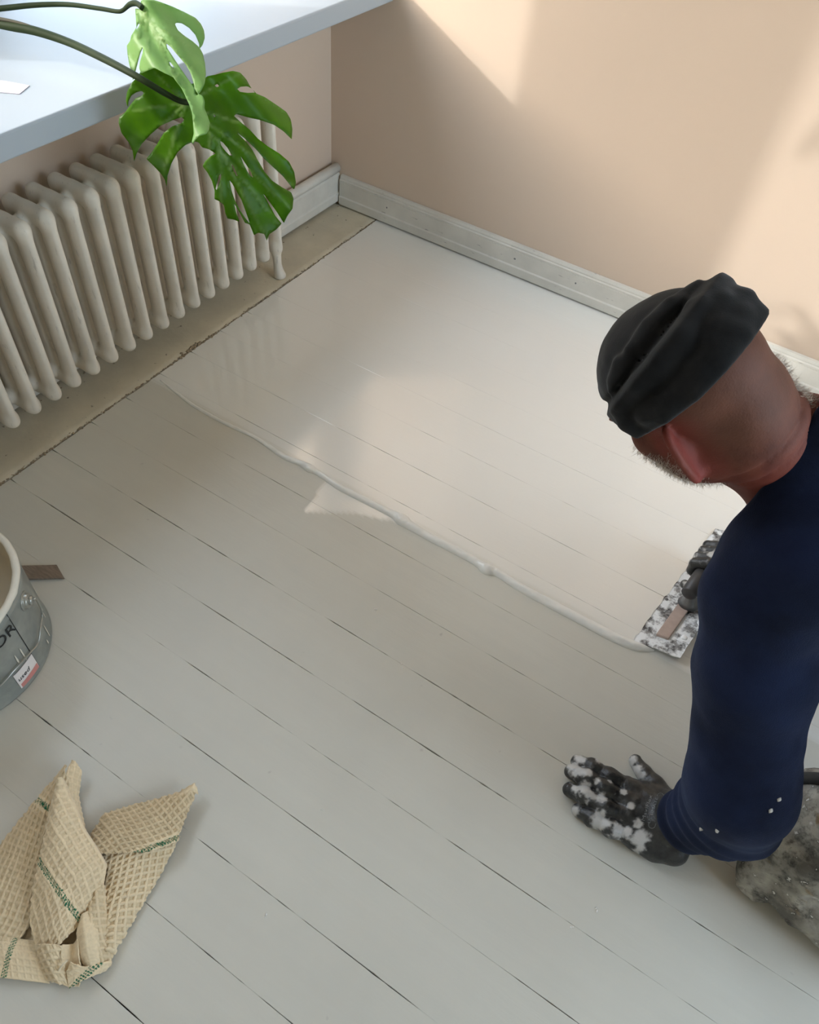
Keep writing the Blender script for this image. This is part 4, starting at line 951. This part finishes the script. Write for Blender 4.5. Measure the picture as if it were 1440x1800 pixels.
# dark strap along the top of the thigh
pts = []
for a, b_ in ((1380, 1374), (1398, 1372), (1418, 1370), (1440, 1371), (1470, 1374), (1510, 1384), (1560, 1400)):
    p_ = trace(a, b_, trousers, .6, 2.0)
    if p_ is not None: pts.append(p_+np.array([0, 0, .004]))
if len(pts) > 3:
    V, F = tube(spline(pts, 60), .0105, 12); V = [np.array(q)*[1, 1, 1] for q in V]; o = mesh('strap', V, F, simple('dark_strap', (46, 46, 44), .8, .3, 60, .3)); o['label'] = 'dark strap along the thigh'; o.parent = person
# boots
for s, an in ((0, ANL), (1, ANR)):
    def boot(P, an=an):
        d = chain(P, [an+fr(-.04, 0, .0), an+fr(.03, 0, .0), an+fr(.05, 0, -.01)], [.050, .052, .045], .02)
        d = smin(d, ell(P, an+fr(.10, 0, -.015), (.05, .045, .055)), .03); d = smin(d, ell(P, an+fr(.06, 0, -.005), (.03, .04, .06)), .02)
        return smax(d, .002-P[:, 2], .004)
    V, Q = nets(boot, an-[.12, .09, .09], an+[.2, .09, .1], .005); o = mesh('boot', V, Q, GRIPM); o.parent = person

# gloves
def GL(px, py, z): return az(px, py, z)
gl_f = [([GL(1112, 1388, .030), GL(1072, 1366, .030), GL(1042, 1350, .024), GL(1016, 1339, .014)], [.0165, .0150, .0145, .0120]),
        ([GL(1106, 1412, .032), GL(1064, 1388, .033), GL(1032, 1368, .028), GL(1004, 1356, .015)], [.0165, .0155, .0148, .0125]),
        ([GL(1104, 1438, .031), GL(1064, 1420, .032), GL(1028, 1400, .026), GL(1001, 1388, .014)], [.0160, .0150, .0140, .0118]),
        ([GL(1112, 1468, .026), GL(1074, 1456, .026), GL(1040, 1438, .020), GL(1016, 1424, .013)], [.0155, .0145, .0130, .0110])]
gl_t = ([GL(1176, 1412, .030), GL(1152, 1380, .026), GL(1132, 1358, .019), GL(1117, 1338, .013)], [.0200, .0165, .0140, .0118])
WG = GL(1196, 1450, .036)
def glove(P):
    d = None
    for (p_, r) in gl_f:
        q = chain(P, p_, r, .003); 
        for k in (1, 2): q = smin(q, ell(P, p_[k]+fr(0, 0, .002), (r[k]*1.08,)*3), .006)      # knuckle swell
        for k in (1, 2):
            ax = p_[k]-p_[k-1]; ax /= np.linalg.norm(ax); mm = (p_[k]+p_[k-1])/2; q = q+.0011*np.exp(-(((P-mm)@ax)/.003)**2)
        d = q if d is None else smin(d, q, .0012)
    pal = None
    for (p_, r), e, re in zip(gl_f, (GL(1182, 1424, .036), GL(1184, 1440, .038), GL(1184, 1458, .036), GL(1180, 1478, .030)), (.026, .028, .027, .026)):
        q = cone(P, p_[0], e, r[0]*1.02, re); pal = q if pal is None else smin(pal, q, .02)
    pal = smin(pal, chain(P, [GL(1120, 1478, .020), GL(1150, 1490, .022), GL(1184, 1496, .026)], [.018, .021, .024], .01), .015)
    d = smin(d, pal, .008); d = smin(d, chain(P, *gl_t, .006), .012)
    d = smin(d, cone(P, GL(1176, 1412, .030), GL(1120, 1388, .024), .017, .012), .012)
    d = smin(d, chain(P, [GL(1184, 1450, .036), WRL+fr(.0, 0, .03), WRL*.6+ELL_*.4], [.037, .039, .040], .01), .02)
    pn = np.clip(fbm(P, 80, 6), 0, 1)
    d = d-.0024*pn*sm(.002, .0, P[:, 0]-1.74)+.0009*fbm(P, 55, 12)
    return smax(d-.0006, .0012-P[:, 2], .002)
lo = np.min([q for p_, _ in gl_f for q in p_]+[gl_t[0][3]], axis=0)
V, Q = nets(glove, (1.545, -1.60, -.004), (1.90, -1.235, .11), .0022, margin=.012)
# where wet filler sits on the glove
pt = np.zeros(len(V))
def blob(px, py, rpx, z=.03, s=1.0):
    c_ = az(px, py, z); rr = rpx*1.36/FP; return s*np.exp(-(np.linalg.norm((V-c_)[:, :2], axis=1)/rr)**2)
for b_ in ((1020, 1332, 12), (1052, 1338, 9), (1008, 1345, 13), (1018, 1358, 14), (1030, 1362, 10), (1012, 1386, 9), (1024, 1388, 14), (1036, 1402, 12), (1052, 1408, 10), (1012, 1420, 10), (1052, 1444, 15), (1062, 1450, 12), (1084, 1464, 14), (1100, 1466, 9), (1118, 1480, 14, .02), (1108, 1340, 12, .015), (1114, 1356, 12, .015), (1128, 1362, 7), (1116, 1455, 9), (1120, 1495, 9, .015), (1104, 1424, 7), (1092, 1398, 6), (1046, 1378, 6), (1068, 1380, 4), (1085, 1482, 7)): pt = np.maximum(pt, blob(*b_))
n_ = fbm(V, 130, 3, 4); n2_ = fbm(V, 300, 9, 3); pt = np.clip(sm(.30, .85, pt*1.15+.55*n_+.25*n2_), 0, 1)
x = M('black_glove', .38, .5); v = x.co(); fc = x.attr('paint').outputs['Fac']
c = x.mix(x.ramp(x.noise(v, 60, 5), .35, .7), s2l((22, 22, 22)), s2l((58, 58, 56))); c = x.mix(fc, c, s2l((184, 182, 178))); x.base(c); x.bump(x.math('ADD', x.noise(v, 300, 3), x.math('MULTIPLY', fc, 1.5)), .5, .0014); GLM = x.out()
o = mesh('glove', V, Q, GLM, None, True, {'paint': pt}); o['label'] = 'black glove smeared with white filler, palm flat on the boards'; o.parent = person
gl = o
# pill shaped badge and lettering on the cuff of the glove
def surf_text(body, p0, p1, size, m, name):
    cu = bpy.data.curves.new('t', 'FONT'); cu.body = body; cu.size = 1; cu.resolution_u = 2; cu.extrude = .02
    ob = bpy.data.objects.new('t', cu); COL.objects.link(ob); dg = bpy.context.evaluated_depsgraph_get(); me = bpy.data.meshes.new_from_object(ob.evaluated_get(dg)); bpy.data.objects.remove(ob)
    xs = [v_.co.x for v_ in me.vertices]; wd = max(xs); p0 = np.array(p0, float); p1 = np.array(p1, float); e = (p1-p0); le = np.linalg.norm(e); e /= le; pn = np.array([e[1], -e[0]])
    for v_ in me.vertices:
        q = p0+e*(v_.co.x/wd*le)+pn*(-v_.co.y*size)*-1
        h_ = trace(q[0], q[1], glove, 1.0, 1.6); r = ray(*q); v_.co = h_-r/np.linalg.norm(r)*(.0005+v_.co.z*.01)
    me.materials.clear(); o = link(name, me, m, None, False); o.parent = gl; return o
TXT = simple('grey_print', (120, 122, 122), .6)
try:
    surf_text('MaxiFlex', (1133, 1444), (1147, 1398), 9, TXT, 'lettering')
    surf_text('ULTIMATE', (1143, 1448), (1157, 1402), 7, TXT, 'lettering')
    ring = []; a0 = np.array([1143., 1449]); a1 = np.array([1158., 1399]); e = (a1-a0)/np.linalg.norm(a1-a0); pn = np.array([e[1], -e[0]])
    for k in range(40):
        a = 2*math.pi*k/40; c_ = a1 if math.sin(a) > 0 else a0; q = c_+pn*-6.0*math.cos(a)*-1+e*6.0*math.sin(a)-pn*3.5*-1*-1; r = ray(*q); ring.append(trace(q[0], q[1], glove, 1.0, 1.6)-r/np.linalg.norm(r)*.0004)
    V, F = tube(ring+[ring[0]], .0005, 5, False); o = mesh('badge_outline', V, F, TXT); o.parent = gl
except Exception as ex: print('TEXT', ex)
# right glove, fingers closed on the trowel handle
def rglove(P):
    d = None; hd = lv
    sidev = np.cross(hd, up); sidev *= np.sign(sidev[0])    # towards the wrist (+x)
    for k, s in enumerate((-.040, -.018, .005, .027)):
        c_ = HND(s+.032); L_ = (.024, .026, .025, .022)[k]; rr = (.0115, .012, .0115, .010)[k]
        p_ = [c_+sidev*.034+up*.018, c_+sidev*.006+up*.031, c_-sidev*.024+up*.016, c_-sidev*.026-up*.010, c_-sidev*.006-up*.026]
        q = chain(P, p_, [rr*1.15, rr*1.1, rr, rr*.95, rr*.85], .003); d = q if d is None else smin(d, q, .003)
    pal = cone(P, HND(-.034)+sidev*.034+up*.014, HND(.026)+sidev*.034+up*.012, .019, .018); pal = smin(pal, cone(P, HND(-.004)+sidev*.045+up*.014, WRR, .030, .032), .02)
    d = smin(d, pal, .01)
    th = chain(P, [HND(-.03)+sidev*.045+up*.006, HND(-.058)+sidev*.024-up*.004, HND(-.062)+sidev*.0-up*.012, HND(-.055)-sidev*.020-up*.010], [.017, .014, .0125, .0105], .004)
    d = smin(d, th, .008); d = smin(d, cone(P, WRR, WRR*.75+ELR*.25, .034, .036), .01)
    return d+.0008*fbm(P, 60, 12)
V, Q = nets(rglove, HND(0)-[.10, .13, .06], np.maximum(HND(0)+[.13, .12, .11], WRR+.06), .0030, margin=.012)
o = mesh('glove', V, Q, GLM, None, True, {'paint': np.clip(sm(.05, .4, fbm(V, 70, 8)), 0, 1)}); o['label'] = 'black glove gripping the trowel handle'; o.parent = person
